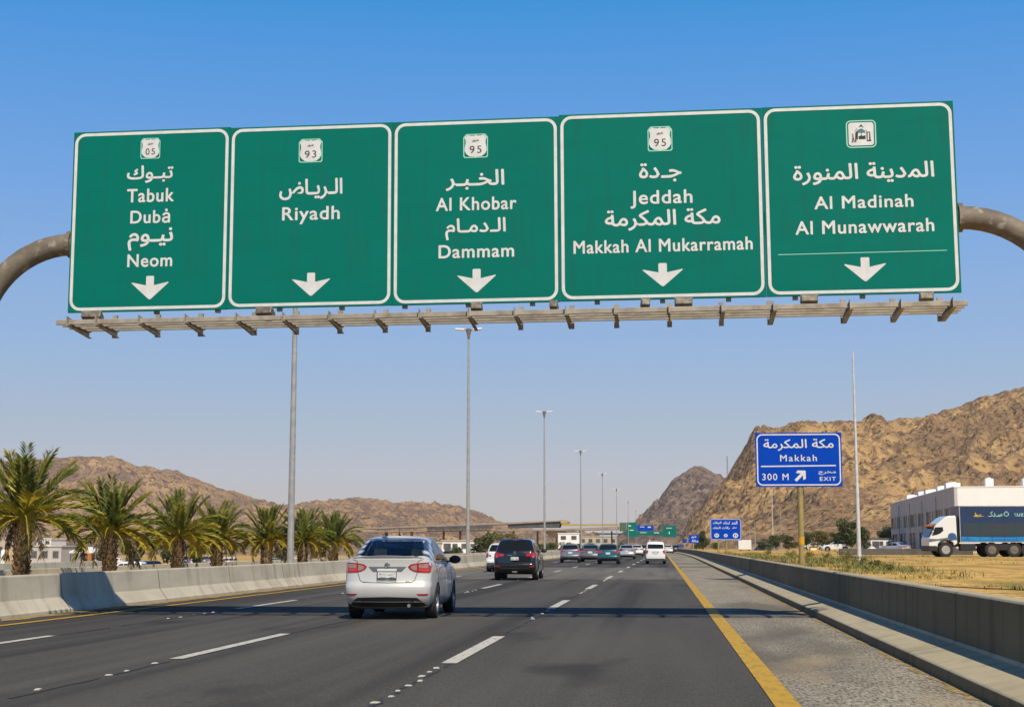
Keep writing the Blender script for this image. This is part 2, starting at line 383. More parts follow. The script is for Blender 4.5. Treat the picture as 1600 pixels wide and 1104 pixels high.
M['leaf_c'] = mat('leaf_ochre', (0.22, 0.155, 0.035), 0.7, col2=(0.15, 0.12, 0.03), scale=1.5)
M['dry_grass'] = mat('dry_grass', (0.30, 0.23, 0.07), 0.9, col2=(0.20, 0.18, 0.05), scale=2)
M['weed'] = mat('weed_green', (0.11, 0.13, 0.03), 0.8, col2=(0.18, 0.18, 0.05), scale=2)
M['render_white'] = mat('white_render', (0.80, 0.80, 0.80), 0.85, col2=(0.74, 0.735, 0.73), scale=0.5, lo=0.35, hi=0.7)
M['render_grey'] = mat('grey_render', (0.50, 0.485, 0.46), 0.85, col2=(0.42, 0.40, 0.375), scale=0.6, lo=0.35, hi=0.7, stretch=(1, 1, 0.25))
M['render_beige'] = mat('beige_render', (0.48, 0.42, 0.34), 0.9, col2=(0.40, 0.345, 0.275), scale=0.3, lo=0.35, hi=0.7)
M['tan_render'] = mat('tan_render', (0.45, 0.33, 0.19), 0.9, col2=(0.36, 0.27, 0.16), scale=0.5)
M['window_dark'] = mat('window_dark', (0.055, 0.055, 0.055), 0.25, col2=(0.12, 0.12, 0.115), scale=0.7, spec=0.6)
M['dark_metal'] = mat('dark_metal', (0.06, 0.06, 0.065), 0.6, 0.2, col2=(0.10, 0.10, 0.105), scale=0.4)
M['kerb_yellow'] = mat('yellow_parapet', (0.45, 0.30, 0.06), 0.8, col2=(0.36, 0.26, 0.08), scale=0.5)
M['orange'] = mat('orange_paint', (0.42, 0.15, 0.03), 0.7)
M['canvas'] = mat('white_canvas', (0.74, 0.73, 0.70), 0.85)

for k_ in ('concrete', 'concrete_dark', 'concrete_shaded'): add_joints(M[k_], 6.0, .035, (.05, .045, .035))

# see-through car glass: a faint green tint with a mirror-like sheen at grazing angles
def clear_glass(name, tint):
    g = bpy.data.materials.new(name); g.use_nodes = True; nt = g.node_tree; nt.nodes.remove(nt.nodes['Principled BSDF'])
    t = nt.nodes.new('ShaderNodeBsdfTransparent'); t.inputs[0].default_value = c4(tint); s = nt.nodes.new('ShaderNodeBsdfGlossy'); s.inputs['Roughness'].default_value = .02
    f = nt.nodes.new('ShaderNodeFresnel'); f.inputs[0].default_value = 2.1; x = nt.nodes.new('ShaderNodeMixShader')
    nt.links.new(f.outputs[0], x.inputs[0]); nt.links.new(t.outputs[0], x.inputs[1]); nt.links.new(s.outputs[0], x.inputs[2]); nt.links.new(x.outputs[0], nt.nodes['Material Output'].inputs[0])
    return g
M['clear_glass'] = clear_glass('clear_glass', (.70, .83, .79))
M['seat'] = mat('seat_fabric', (0.26, 0.25, 0.225), 0.9, col2=(0.34, 0.325, 0.29), scale=8)
M['seat_dark'] = mat('seat_dark', (0.022, 0.022, 0.024), 0.8)
# ------------------------------------------------------------------ terrain, road and its markings
def gz(x, y):
    """height of the land: sand shelf right of the road, lower lot to the left"""
    if x > 3.42: return 0.62 * min(1, (x - 3.42) / 0.12)
    if x < -22.6: return -2.4 * min(1, (-22.6 - x) / 30.0)
    return 0.0
xs = [-6000, -2500, -900, -300, -120, -70, -52.6, -40, -30, -22.6, -16.4, -13, 3.42, 3.48, 3.54, 8, 16, 30, 60, 200, 700, 2500, 6000]
ys = [-60, -20, 0, 15, 30, 50, 80, 120, 200, 320, 500, 900, 1600, 3000, 6000, 12000]
gm = MB()
gm.add([(x, y, gz(x, y) - 0.012) for y in ys for x in xs], [(j * len(xs) + i, j * len(xs) + i + 1, (j + 1) * len(xs) + i + 1, (j + 1) * len(xs) + i) for j in range(len(ys) - 1) for i in range(len(xs) - 1)])
struct(gm.build('ground', M['sand']))
def sheet(name, x0, x1, y0, y1, z, m, seg=1):
    b = MB()
    for k in range(seg):
        a, c = y0 + (y1 - y0) * k / seg, y0 + (y1 - y0) * (k + 1) / seg
        b.add([(x0, a, z), (x1, a, z), (x1, c, z), (x0, c, z)], [(0, 1, 2, 3)])
    return struct(b.build(name, m))
sheet('road', -12.95, 3.05, -40, 900, 0.0, M['asphalt'])
sheet('pale_road_section', -12.4, 0.70, 61, 94, 0.004, M['pale_asphalt'])
sheet('opposite_road', -22.4, -16.9, -40, 900, 0.0, M['pale_asphalt'])
# right shoulder, from the yellow line (which drifts left with distance) to the barrier
def xr(y): return 1.03 - 0.0062 * max(0, y - 12)          # right yellow line
b = MB(); yy = [-10, 0, 8, 12, 20, 30, 45, 70, 110, 160, 240, 360]
for a, c in zip(yy, yy[1:]): b.add([(xr(a) + 0.06, a, 0.004), (3.0, a, 0.004), (3.0, c, 0.004), (xr(c) + 0.06, c, 0.004)], [(0, 1, 2, 3)])
struct(b.build('road_shoulder', M['shoulder']))
random.seed(5)
def ragged(name, xa, wmin, wmax, sgn, y0, y1, n, z, m):
    b = MB(); p = []
    for i in range(n + 1):
        y = y0 + (y1 - y0) * (i / n) ** 1.6; w = wmin + (wmax - wmin) * random.random()
        p.append((y, w))
    for (ya, wa), (yb, wb) in zip(p, p[1:]):
        b.add([(xa, ya, z), (xa + sgn * wa, ya, z), (xa + sgn * wb, yb, z), (xa, yb, z)], [(0, 1, 2, 3)])
    return struct(b.build(name, m))
ragged('sand_drift', 2.93, 0.10, 0.27, -1, 3, 200, 420, 0.008, M['sand_edge'])
ragged('sand_drift', -12.75, 0.35, 0.55, 1, 3, 240, 320, 0.008, M['sand_edge'])
def line(name, fx, w, y0, y1, m, z=0.009, n=40):
    b = MB()
    for i in range(n):
        a = y0 + (y1 - y0) * (i / n) ** 1.7; c = y0 + (y1 - y0) * ((i + 1) / n) ** 1.7
        b.add([(fx(a) - w / 2, a, z), (fx(a) + w / 2, a, z), (fx(c) + w / 2, c, z), (fx(c) - w / 2, c, z)], [(0, 1, 2, 3)])
    return struct(b.build(name, m))
line('lane_marking', xr, 0.23, 2, 420, M['yellow_paint'])
line('lane_marking', lambda y: -11.72, 0.17, 2, 420, M['yellow_paint'])
lanes = [(-2.64, 0.19, 0.0), (-6.12, 0.17, 0.3), (-9.62, 0.16, -0.6)]
for li, (x, w, ph) in enumerate(lanes):
    b = MB(); y = 17.4 + ph
    y -= 15.0
    while y < 420:
        b.add([(x - w / 2, y, 0.009), (x + w / 2, y, 0.009), (x + w / 2, y + 5.2, 0.009), (x - w / 2, y + 5.2, 0.009)], [(0, 1, 2, 3)])
        y += 15.0
    struct(b.build('lane_marking', M['white_paint']))
rj = random.Random(3)
for x in (-2.66, -6.10, -9.60):
    b = MB(); y = 4.0; P = []
    while y < 120: P.append((x + .035 + rj.gauss(0, .018), y, rj.uniform(.008, .028))); y += .25 + y * .012
    for (xa, ya, wa), (xb, yb, wb) in zip(P, P[1:]):
        if rj.random() < .25: continue
        b.add([(xa - wa, ya, .0055), (xa + wa, ya, .0055), (xb + wb, yb, .0055), (xb - wb, yb, .0055)], [(0, 1, 2, 3)])
    struct(b.build('road_joint', M['gap']))
sb = MB()
sb.prism([(-0.05, -0.05, 0), (0.05, -0.05, 0), (0.05, 0.05, 0), (-0.05, 0.05, 0)], (0, 0, 0.012))
sb.add([(-0.05, -0.05, 0.012), (0.05, -0.05, 0.012), (0.05, 0.05, 0.012), (-0.05, 0.05, 0.012), (-0.03, -0.025, 0.022), (0.03, -0.025, 0.022), (0.03, 0.025, 0.022), (-0.03, 0.025, 0.022)],
       [(0, 1, 5, 4), (1, 2, 6, 5), (2, 3, 7, 6), (3, 0, 4, 7), (4, 5, 6, 7)])
stud = sb.build('road_stud', M['white_paint'])
words = ['lane right of the silver sedan', 'middle lane under the silver sedan', 'lane next to the left yellow line']
first = True
for li, (x, w, ph) in enumerate(lanes):
    for k in range(4):
        base = 17.4 + ph + 15 * k - 4.4
        for j in range(8):
            if random.random() < (0.1 if li == 0 else 0.35): continue
            o = stud if first else stud.copy()
            if not first: COL.objects.link(o)
            first = False
            o.location = (x + random.uniform(-.05, .05), base + j * 0.53, 0.004)
            o.scale = (random.uniform(.35, .8), random.uniform(.5, 1.3), .6)
            o.rotation_euler.z = random.uniform(-.3, .3)
            tag(o, 'worn white road stud on the ' + words[li], 'road stud', 'road studs on the ' + words[li])

# ------------------------------------------------------------------ barriers
def barrier(name, prof, x0, sgn, ys, m, label, bends=None, face=()):
    """prof: (distance from the road edge, height); swept along y"""
    b = MB(); n = len(prof)
    for y in ys:
        dx = bends(y) if bends else 0
        b.v += [Vector((x0 + dx + sgn * p, y, h)) for p, h in prof]
    for i in range(len(ys) - 1):
        for j in range(n - 1): b.f.append((i * n + j, i * n + j + 1, (i + 1) * n + j + 1, (i + 1) * n + j)); b.m.append(1 if j in face else 0)
    b.f += [tuple(range(n)), tuple(range((len(ys) - 1) * n, len(ys) * n))]; b.m += [0, 0]
    o = b.build(name, m, bevel=0.012)
    return tag(o, label, 'barrier')
bys = [2 + 3 * i for i in range(20)] + [62 + 12 * i for i in range(29)]
jersey = [(0, -0.05), (0, 0.07), (0.03, 0.09), (0.20, 0.32), (0.27, 0.78), (0.29, 0.81), (0.47, 0.81), (0.5, 0.78), (0.56, -0.05)]
barrier('concrete_barrier', jersey, -12.72, -1, bys, M['concrete'], 'pale concrete barrier on the left road edge before the palms, crossed by a shadow')
back = [(0, -0.05), (0.05, 0.3), (0.12, 0.80), (0.34, 0.80), (0.4, 0.3), (0.45, -0.05)]
barrier('concrete_barrier', back, -16.35, -1, [2 + 6 * i for i in range(45)], M['concrete'], 'plain grey concrete barrier directly behind the row of palms')
barrier('concrete_barrier', back, -22.4, -1, [2 + 6 * i for i in range(10)], M['concrete'], 'farthest grey concrete barrier, beyond the opposite road and before the parked cars')
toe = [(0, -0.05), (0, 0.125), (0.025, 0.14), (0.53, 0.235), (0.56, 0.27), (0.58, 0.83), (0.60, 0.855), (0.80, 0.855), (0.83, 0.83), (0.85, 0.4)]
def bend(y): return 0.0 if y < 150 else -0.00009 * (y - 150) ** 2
barrier('concrete_barrier', toe, 2.84, 1, bys, [M['concrete_dark'], M['concrete_shaded']], 'long concrete barrier with a sloping toe on the right shoulder, beside the sand', bend, (0, 4))  # kerb front and wall face take the concrete with painted-in shade
# ------------------------------------------------------------------ overhead gantry and its five green panels
Y0 = 25.2
ROLL = 0.0042
def sl(px, py, Y=Y0):
    p = WY(px, py, Y); return p.x, p.z
class SignFace:
    """local frame of one panel: x right, z up, its face at y = 0 looking back at the traffic"""
    def __init__(s, px0, px1, pyt, pyb, name, label, cat, group=None, Y=Y0, roll=ROLL, depth=0.07, mats='sign_green', root=None, origin=None):
        cx, cb = (px0 + px1) / 2, pyb
        ox, oz = sl(cx, cb, Y) if origin is None else origin
        s.Y, s.ox, s.oz, s.roll = Y, ox, oz, roll
        s.root = root or thing(name, label, cat, (ox, Y, oz), 0, group, -roll)
        a = s.L(px0, (pyt + pyb) / 2)[0]; b = s.L(px1, (pyt + pyb) / 2)[0]; t = s.L(cx, pyt)[1]; u = s.L(cx, pyb)[1]
        s.x0, s.x1, s.z0, s.z1 = a, b, u, t
    def L(s, px, py):
        x, z = sl(px, py, s.Y); x -= s.ox; z -= s.oz
        return x, z - s.roll * x
    def k(s, px, py): return (s.L(px + 5, py)[0] - s.L(px - 5, py)[0]) / 10      # metres per pixel here
    def board(s, m, depth=0.06):
        b = MB(); b.box(((s.x0 + s.x1) / 2, depth / 2, (s.z0 + s.z1) / 2), (s.x1 - s.x0, depth, s.z1 - s.z0))
        return b.build('panel', [m], s.root, bevel=0.004)
    def border(s, inset, w, r, m='sign_white'):
        b = MB(); i = inset
        ring(b, rrect(s.x0 + i, s.z0 + i, s.x1 - i, s.z1 - i, r), rrect(s.x0 + i + w, s.z0 + i + w, s.x1 - i - w, s.z1 - i - w, max(r - w, .01)), -0.004, 0.003)
        return b.build('border', M[m], s.root)
    def text(s, body, x0, x1, y0, y1, arabic=False, weight=0.012, m='sign_white', space=1.0):
        cx, cy = (x0 + x1) / 2, (y0 + y1) / 2; kk = s.k(cx, cy); X, Z = s.L(cx, cy)
        h = (y1 - y0) * kk; b = MB()
        put_text(b, body, X, Z - h / 2, (x1 - x0) * kk, h, -0.004, weight, arabic, space=space)
        o = b.build('lettering', M[m], s.root, fix=False); return o
    def arrow(s, x0, x1, y0, y1):
        cx, cy = (x0 + x1) / 2, (y0 + y1) / 2; kk = s.k(cx, cy); X, Z = s.L(cx, y0 + 1); w = (x1 - x0) * kk; h = (y1 - y0) * kk / 0.625
        P = [(-.085, 0), (-.105, .02), (-.105, .25), (-.49, .165), (-.5, .185), (-.035, .61), (0, .625), (.035, .61), (.5, .185), (.49, .165), (.105, .25), (.105, .02), (.085, 0)]
        b = MB(); flat(b, [(X + a * w, Z - c * h) for a, c in P], -0.004, 0.003)
        return b.build('arrow', M['sign_white'], s.root)
    def shield(s, x0, y0, x1, y1, num, ar):
        cx, cy = (x0 + x1) / 2, (y0 + y1) / 2; kk = s.k(cx, cy); X, Z = s.L(cx, cy); w = (x1 - x0) * kk; h = (y1 - y0) * kk
        H = [(.0, .46), (.06, .42), (.22, .43), (.33, .46), (.45, .34), (.41, .24), (.40, .12), (.44, -.05), (.45, -.2), (.38, -.33), (.24, -.44), (0, -.46)]
        P = H + [(-a, c) for a, c in H[-2:0:-1]]
        b = MB(); flat(b, [(X + a * w, Z + c * h) for a, c in P], -0.006, 0.004)
        sh = b.build('route_shield', M['sign_white'], s.root)
        b = MB(); C = [(-.5, -.44), (-.44, -.5), (.44, -.5), (.5, -.44), (.5, .36), (.38, .5), (-.38, .5), (-.5, .36)]
        t = .04
        ring(b, [(X + a * w, Z + c * h) for a, c in C], [(X + a * w * (1 - 2 * t), Z + c * h * (1 - 2 * t)) for a, c in C], -0.005, 0.003)
        b.build('frame', M['sign_mint'], sh)
        b = MB(); put_text(b, num, X, Z - h * .30, w * .48, h * .30, -0.0085, 0.0, space=1.25)
        b.build('numeral', M['sign_black'], sh, fix=False)
        b = MB(); put_text(b, ar, X + .0, Z + h * .17, w * .26, h * .11, -0.0085, 0.02, True)
        b.build('lettering', M['sign_black'], sh, fix=False)
GRP = 'green panels of the overhead road sign'
W9 = .018
a = SignFace(111.5, 357.6, 203, 485.5, 'road_sign', 'green overhead sign panel reading Tabuk, Duba and Neom, at the left end of the gantry', 'road sign', GRP)
a.board(M['sign_green']); a.border(.03, .055, .2); a.shield(221, 216, 251.5, 248, '05', 'طريق')
a.text('تبـوك', 200, 271, 259, 285, True, W9); a.text('Tabuk', 200, 272, 295, 315, weight=W9, space=1.1); a.text('Dubȧ', 205, 266, 329, 348, weight=W9, space=1.1)
a.text('نيـوم', 201, 270, 357, 390, True, W9); a.text('Neom', 200, 269, 397, 416, weight=W9, space=1.1); a.arrow(206, 264, 430, 466)
a = SignFace(358.0, 613.8, 195.5, 479.5, 'road_sign', 'green overhead sign panel reading only Riyadh, second from the left end of the gantry', 'road sign', GRP)
a.board(M['sign_green']); a.border(.03, .055, .2); a.shield(468, 217, 505, 254, '93', 'طريق')
a.text('الـريـاض', 438, 535, 280, 311, True, W9); a.text('Riyadh', 442, 531, 323, 343, weight=W9, space=1.1); a.arrow(457, 516, 425, 461)
a = SignFace(614.2, 874.3, 186.5, 474, 'road_sign', 'green overhead sign panel reading Al Khobar and Dammam, in the middle of the gantry', 'road sign', GRP)
a.board(M['sign_green']); a.border(.03, .055, .2); a.shield(725, 209, 763.5, 247, '95', 'طريق')
a.text('الخـبـر', 698, 788, 266, 297, True, W9); a.text('Al Khobar', 682, 807, 308, 328, weight=W9, space=1.1)
a.text('الـدمـام', 697, 790, 341, 374, True, W9); a.text('Dammam', 686, 803, 382, 402, weight=W9, space=1.1); a.arrow(715, 775, 419, 456)
a = SignFace(874.7, 1194.4, 174, 467, 'road_sign', 'widest green overhead sign panel, reading Jeddah and Makkah Al Mukarramah', 'road sign', GRP)
a.board(M['sign_green']); a.border(.03, .055, .2); a.shield(1013, 197, 1051.5, 237, '95', 'طريق')
a.text('جـدة', 1000, 1065, 255, 284, True, W9); a.text('Jeddah', 986, 1082, 297, 318, weight=W9, space=1.1)
a.text('مكة المكرمة', 946, 1125, 327, 359, True, W9); a.text('Makkah Al Mukarramah', 896, 1175, 373, 393, weight=W9, space=1.1); a.arrow(1004, 1067, 410, 447)
a = SignFace(1194.8, 1496.5, 162.5, 460, 'road_sign', 'green overhead sign panel reading Al Madinah Al Munawwarah, with a mosque pictogram', 'road sign', GRP)
a.board(M['sign_green']); a.border(.03, .055, .2)
a.text('المدينة المنورة', 1240, 1459, 254, 287, True, W9); a.text('Al Madinah', 1273, 1427, 305, 325, weight=W9, space=1.1); a.text('Al Munawwarah', 1243, 1459, 343, 364, weight=W9, space=1.1)
b = MB(); q0 = a.L(1216, 398); q1 = a.L(1480, 391); flat(b, [(q0[0], q0[1] - .006), (q1[0], q1[1] - .006), (q1[0], q1[1] + .006), (q0[0], q0[1] + .006)], -0.004, 0.003)
b.build('rule', M['sign_mint'], a.root); a.arrow(1319, 1384, 401, 440)
# pictogram of a domed mosque on a white square
X, Z = a.L(1346.5, 209.5); kk = a.k(1346, 209); w = 47 * kk; h = 45 * kk
b = MB(); flat(b, rrect(X - w * .42, Z - h * .42, X + w * .42, Z + h * .42, .05), -0.006, 0.004); pg = b.build('pictogram', M['sign_white'], a.root)
b = MB(); ring(b, rrect(X - w * .5, Z - h * .5, X + w * .5, Z + h * .5, .08), rrect(X - w * .46, Z - h * .46, X + w * .46, Z + h * .46, .06), -0.005, 0.003); b.build('frame', M['sign_mint'], pg)
def zp(zx, zy): return (X + (zx - 590) / 880 * w, Z - (zy - 540) / 840 * h)
b = MB()
for P in ([(520, 345), (597, 240), (680, 360), (640, 330), (597, 310)], [(335, 520), (360, 520), (365, 620), (395, 790), (370, 795), (350, 680), (335, 800), (305, 800), (335, 640)],
          [(420, 500), (470, 450), (500, 480), (490, 700), (460, 730), (455, 640), (440, 780), (405, 780)], [(510, 610), (570, 600), (590, 545), (620, 600), (720, 590), (715, 700), (520, 700)],
          [(720, 420), (755, 430), (740, 480), (850, 480), (865, 735), (885, 740), (880, 765), (750, 770), (745, 500)], [(395, 470), (470, 370), (480, 380), (410, 470)]):
    flat(b, [zp(*q) for q in P][::-1], -0.010, 0.003)
b.build('silhouette', M['sign_black'], pg)
b = MB(); flat(b, [zp(*q) for q in [(425, 505), (470, 435), (540, 390), (620, 375), (700, 440), (715, 520), (640, 500), (600, 540), (560, 500), (490, 510)]][::-1], -0.0082, 0.0015); b.build('dome', M['sign_teal'], pg)
b = MB(); flat(b, [zp(*q) for q in [(780, 510), (825, 510), (815, 730), (775, 745)]][::-1], -0.0125, 0.001); b.build('opening', M['sign_white'], pg)

# the frame: a pipe behind the panels that bends down to a leg on either side of the road
gx0, gx1 = sl(112, 345)[0], sl(1497, 345)[0]
gantry = thing('sign_gantry', 'weathered steel gantry carrying the green panels, its thick pipe bent down at both ends', 'sign gantry', (0, Y0, 0))
yp = 0.33
p = []
lx = WY(112, 382, Y0 + yp); rx_ = WY(1499, 340, Y0 + yp)
RL, RR = 1.75, 1.85
p.append(Vector((lx.x - RL, yp, -0.1))); p.append(Vector((lx.x - RL, yp, lx.z - RL - 1.5)))
for i in range(15):
    q = R(180 - 90 * i / 14); p.append(Vector((lx.x + RL * math.cos(q), yp, lx.z - RL + RL * math.sin(q))))
for i in range(15):
    q = R(90 - 90 * i / 14); p.append(Vector((rx_.x + RR * math.cos(q), yp, rx_.z - RR + RR * math.sin(q))))
p.append(Vector((rx_.x + RR, yp, rx_.z - RR - 1.5))); p.append(Vector((rx_.x + RR, yp, 0.0)))
b = MB(); b.tube(p, 0.205, 20); pipe = b.build('pipe', M['pipe'], gantry, smooth=True)
b = MB()
for v, r in ((lx, -1), (rx_, 1)):
    b.tube([(v.x - .04, yp, v.z), (v.x + .04, yp, v.z)], 0.26, 20)
for v, rr in ((lx.x - RL, 0), (rx_.x + RR, 0)):
    b.box((v, yp, 0.08), (0.75, 0.75, 0.06)); b.box((v, yp, 0.03), (0.95, 0.95, 0.06))
b.build('flange', M['pipe'], gantry)
b = MB()
for i in range(14):
    x = gx0 + .5 + (gx1 - gx0 - 1) * i / 13
    z0 = sl(800, 478)[1] + ROLL * x; b.box((x, 0.105, z0 + 1.55), (0.09, 0.08, 3.05))
b.build('upright', M['rail'], gantry)
# walkway: long channels on cross brackets, hanging below the panels
zw = 5.36
def wz(x): return zw + ROLL * (x + 3)
xl, xr2 = WY(90, 500, 24.35).x, WY(1511, 470, 24.35).x
for k in range(4):
    b = MB(); y = -0.92 + 0.28 * k
    b.prism([(xl, y, wz(xl) - .04), (xr2, y, wz(xr2) - .04), (xr2, y, wz(xr2) + .045), (xl, y, wz(xl) + .045)], (0, 0.05 if k else .06, 0)); b.build('walkway_rail', M['rail'], gantry, bevel=.006)
for px in (139, 182, 247, 317, 394, 464, 534, 603, 670, 744, 814, 891, 965, 1046, 1127, 1205, 1320, 1397, 1475):
    x = WY(px, 520 - (px - 139) * .026, Y0 - .05).x; z = wz(x); b = MB()
    t = .06 if px != 1046 else .03
    b.prism([(x - t / 2, -1.0, z + .10), (x - t / 2, -1.0, z - .06), (x - t / 2, 0.02, z - .15), (x - t / 2, 0.02, z - .045)], (0.012, 0, 0))
    b.box((x, -.49, z - .045 - .0), (t, 1.0, .012))
    b.prism([(x - t / 2, -1.0, z - .06), (x - t / 2, 0.02, z - .15), (x - t / 2, 0.02, z - .162), (x - t / 2, -1.0, z - .072)], (t, 0, 0))
    b.build('bracket', M['rail'], gantry)
for i, px in enumerate((178, 245, 312, 396, 462, 530, 601, 668, 813, 893, 963, 1046, 1127, 1203, 1318, 1396, 1470)):
    x = WY(px, 485, Y0).x; z = wz(x); b = MB(); b.box((x, .085, z + .06), (.085, .06, .42)); b.build('hanger', M['rail'], gantry)
# floodlights on the walkway
def lamp(px, py, w, label, tilt=-30):
    w *= .88
    p = WY(px, py, Y0 - .62); o = thing('floodlight', label, 'floodlight', (p.x, Y0 - .62, wz(p.x) + .02), R(random.uniform(-8, 8)), 'floodlights on the walkway of the sign gantry')
    rot = Matrix.Rotation(R(tilt), 3, 'X'); b = MB()
    w2, h2 = w / 2, .066
    b.add([rot @ Vector(v) + Vector((0, 0, .095)) for v in [(-w2, -.12, -h2), (w2, -.12, -h2), (w2, .12, -h2 * .6), (-w2, .12, -h2 * .6), (-w2, -.14, h2), (w2, -.14, h2), (w2, .12, h2 * .8), (-w2, .12, h2 * .8)]],
          [(0, 1, 2, 3), (4, 5, 6, 7), (0, 1, 5, 4), (2, 3, 7, 6), (0, 3, 7, 4), (1, 2, 6, 5)])
    b.build('housing', M['lamp_case'], o, bevel=.02)
    b = MB(); b.box((0, 0, .16), (w * 1.03, .2, .02), rot=rot); b.build('visor', M['rail'], o, bevel=.005)
    b = MB(); b.box((-w2 * .8, 0, .05), (.02, .05, .12)); b.box((w2 * .8, 0, .05), (.02, .05, .12)); b.box((0, 0, 0.0), (w * .9, .06, .02)); b.build('bracket', M['rail'], o)
lamp(145, 491, .40, 'brown floodlight on the walkway below the Tabuk panel')
lamp(415, 487, .34, 'brown floodlight on the walkway below the Riyadh panel')
lamp(745, 481, .22, 'small dark floodlight on the walkway below the arrow of the Al Khobar panel')
lamp(866, 479, .15, 'tiny floodlight on the walkway at the seam right of the Al Khobar panel')
lamp(1008, 474, .17, 'small floodlight on the walkway below the left half of the Jeddah panel')
lamp(1068, 471, .34, 'brown floodlight on the walkway below the right half of the Jeddah panel')
lamp(1264, 468, .32, 'dark floodlight on the walkway below the left half of the Al Madinah panel')
lamp(1447, 462, .26, 'dark floodlight on the walkway at its right end, below the Al Madinah panel')

# ------------------------------------------------------------------ blue signs beside the road
def post_sign(px0, px1, pyt, pyb, Y, name, label, posts, group, pr, pm, zbase, bar=True):
    cx = (px0 + px1) / 2
    o = sl(cx, pyb, Y); root = thing(name, label, 'road sign', (o[0], Y, zbase), 0, group)
    f = SignFace(px0, px1, pyt, pyb, name, label, 'road sign', Y=Y, roll=0.0, root=root, origin=(o[0], zbase))
    for px in posts:
        x = f.L(px, pyb)[0]; b = MB(); b.cyl((x, .12, -.3), (x, .12, f.z1 - .15), pr, pr * .92, 14)
        po = b.build('post', pm, root, smooth=True, autosmooth=40)
        if bar:
            b = MB(); b.lathe([(pr + .006, 1.05), (pr + .006, 1.35)], n=14, c=(x, .12, -.2)); b.build('band', M['band'], po, smooth=True, autosmooth=40)
    return f
f = post_sign(1180.5, 1315.5, 675.5, 760, 58, 'direction_sign', 'large blue exit sign reading Makkah and 300 M, on one ochre post', [1250.5], 'blue direction signs beside the road', .115, M['post_yellow'], .6)
f.board(M['sign_blue'], .05); f.border(.05, .05, .22)
f.text('مكة المكرمة', 1193, 1302, 685.5, 703.5, True, .012); f.text('Makkah', 1219, 1276, 710, 720, weight=.01, space=1.25)
b = MB(); q0 = f.L(1189, 728.3); q1 = f.L(1306, 726.8); flat(b, [(q0[0], q0[1] - .025), (q1[0], q1[1] - .025), (q1[0], q1[1] + .025), (q0[0], q0[1] + .025)], -.004, .003); b.build('rule', M['sign_white'], f.root)
f.text('300 M', 1191, 1232, 739.5, 749.5, weight=.008, space=1.2); f.text('EXIT', 1281, 1306, 744.5, 750.5, weight=.012, space=1.2); f.text('مخرج', 1279, 1306, 735, 741, True, .02)
X, Z = f.L(1251, 742.5); s_ = 22 * f.k(1251, 742) ; c45 = math.sqrt(.5); b = MB()
P = [(-.10, -.52), (.10, -.52), (.10, .12), (.36, -.10), (.42, .10), (0, .50), (-.42, .10), (-.36, -.10), (-.10, .12)]
flat(b, [(X + (x * c45 + z * c45) * s_, Z + (-x * c45 + z * c45) * s_) for x, z in P], -.004, .003); b.build('arrow', M['sign_white'], f.root)
f = post_sign(1109.5, 1158.5, 809.5, 843.5, 140, 'direction_sign', 'mid-sized blue sign with rows of white Arabic script, on two thin posts', [1122.5, 1135], 'blue direction signs beside the road', .09, M['post_yellow'], .62, False)
f.board(M['sign_blue'], .05); f.border(.02, .09, .2, 'p_lightgrey')
for body, x0, x1, y0, y1 in (('المد', 1143, 1152, 813.5, 818.5), ('لبنك', 1130, 1140, 814, 819), ('الميقات', 1114, 1127, 814, 818.5), ('سكن', 1144, 1151, 822, 825.5), ('عرفات المك'.replace('ع', '').replace('ف', 'ق'), 1114, 1140, 822, 826.5)):
    f.text(body, x0, x1, y0, y1, True, .02)
for x0, x1 in ((1116, 1123.5), (1131, 1137), (1145, 1153.5)):
    X, Z = f.L((x0 + x1) / 2, 836); b = MB(); w = (x1 - x0) * f.k(1134, 836) / 2
    ring(b, [(X + w * math.cos(q * .5236), Z + w * .9 * math.sin(q * .5236)) for q in range(12)], [(X + w * .6 * math.cos(q * .5236), Z + w * .5 * math.sin(q * .5236)) for q in range(12)], -.004, .003)
    flat(b, [(X - w * .2, Z - w * .4), (X + w * .3, Z - w * .4), (X + w * .25, Z + w * .3), (X - w * .1, Z + w * .3)], -.005, .003); b.build('pictogram', M['sign_white'], f.root)
f = post_sign(1076.5, 1092, 835, 848, 280, 'direction_sign', 'small distant blue sign with two pale text lines, just left of a tall green bush', [1083.5], 'blue direction signs beside the road', .09, M['galv'], .62, False)
f.board(M['sign_blue'], .06); f.text('طريق', 1080, 1088, 836.5, 840, True, .03); f.text('مكة', 1081, 1091, 842.5, 846, True, .03)
f = post_sign(1057.5, 1068.5, 849.5, 854.5, 400, 'direction_sign', 'flat wide light-blue sign on two short posts at the far bend of the barrier', [1060, 1067], 'blue direction signs beside the road', .09, M['galv'], .5, False)
f.board(M['p_blue'], .06)
f = post_sign(1067.5, 1073, 841.5, 847.5, 380, 'direction_sign', 'tiny round-cornered dark blue sign beyond the small distant sign', [1070], 'blue direction signs beside the road', .09, M['galv'], .5, False)
f.board(M['sign_blue'], .06)

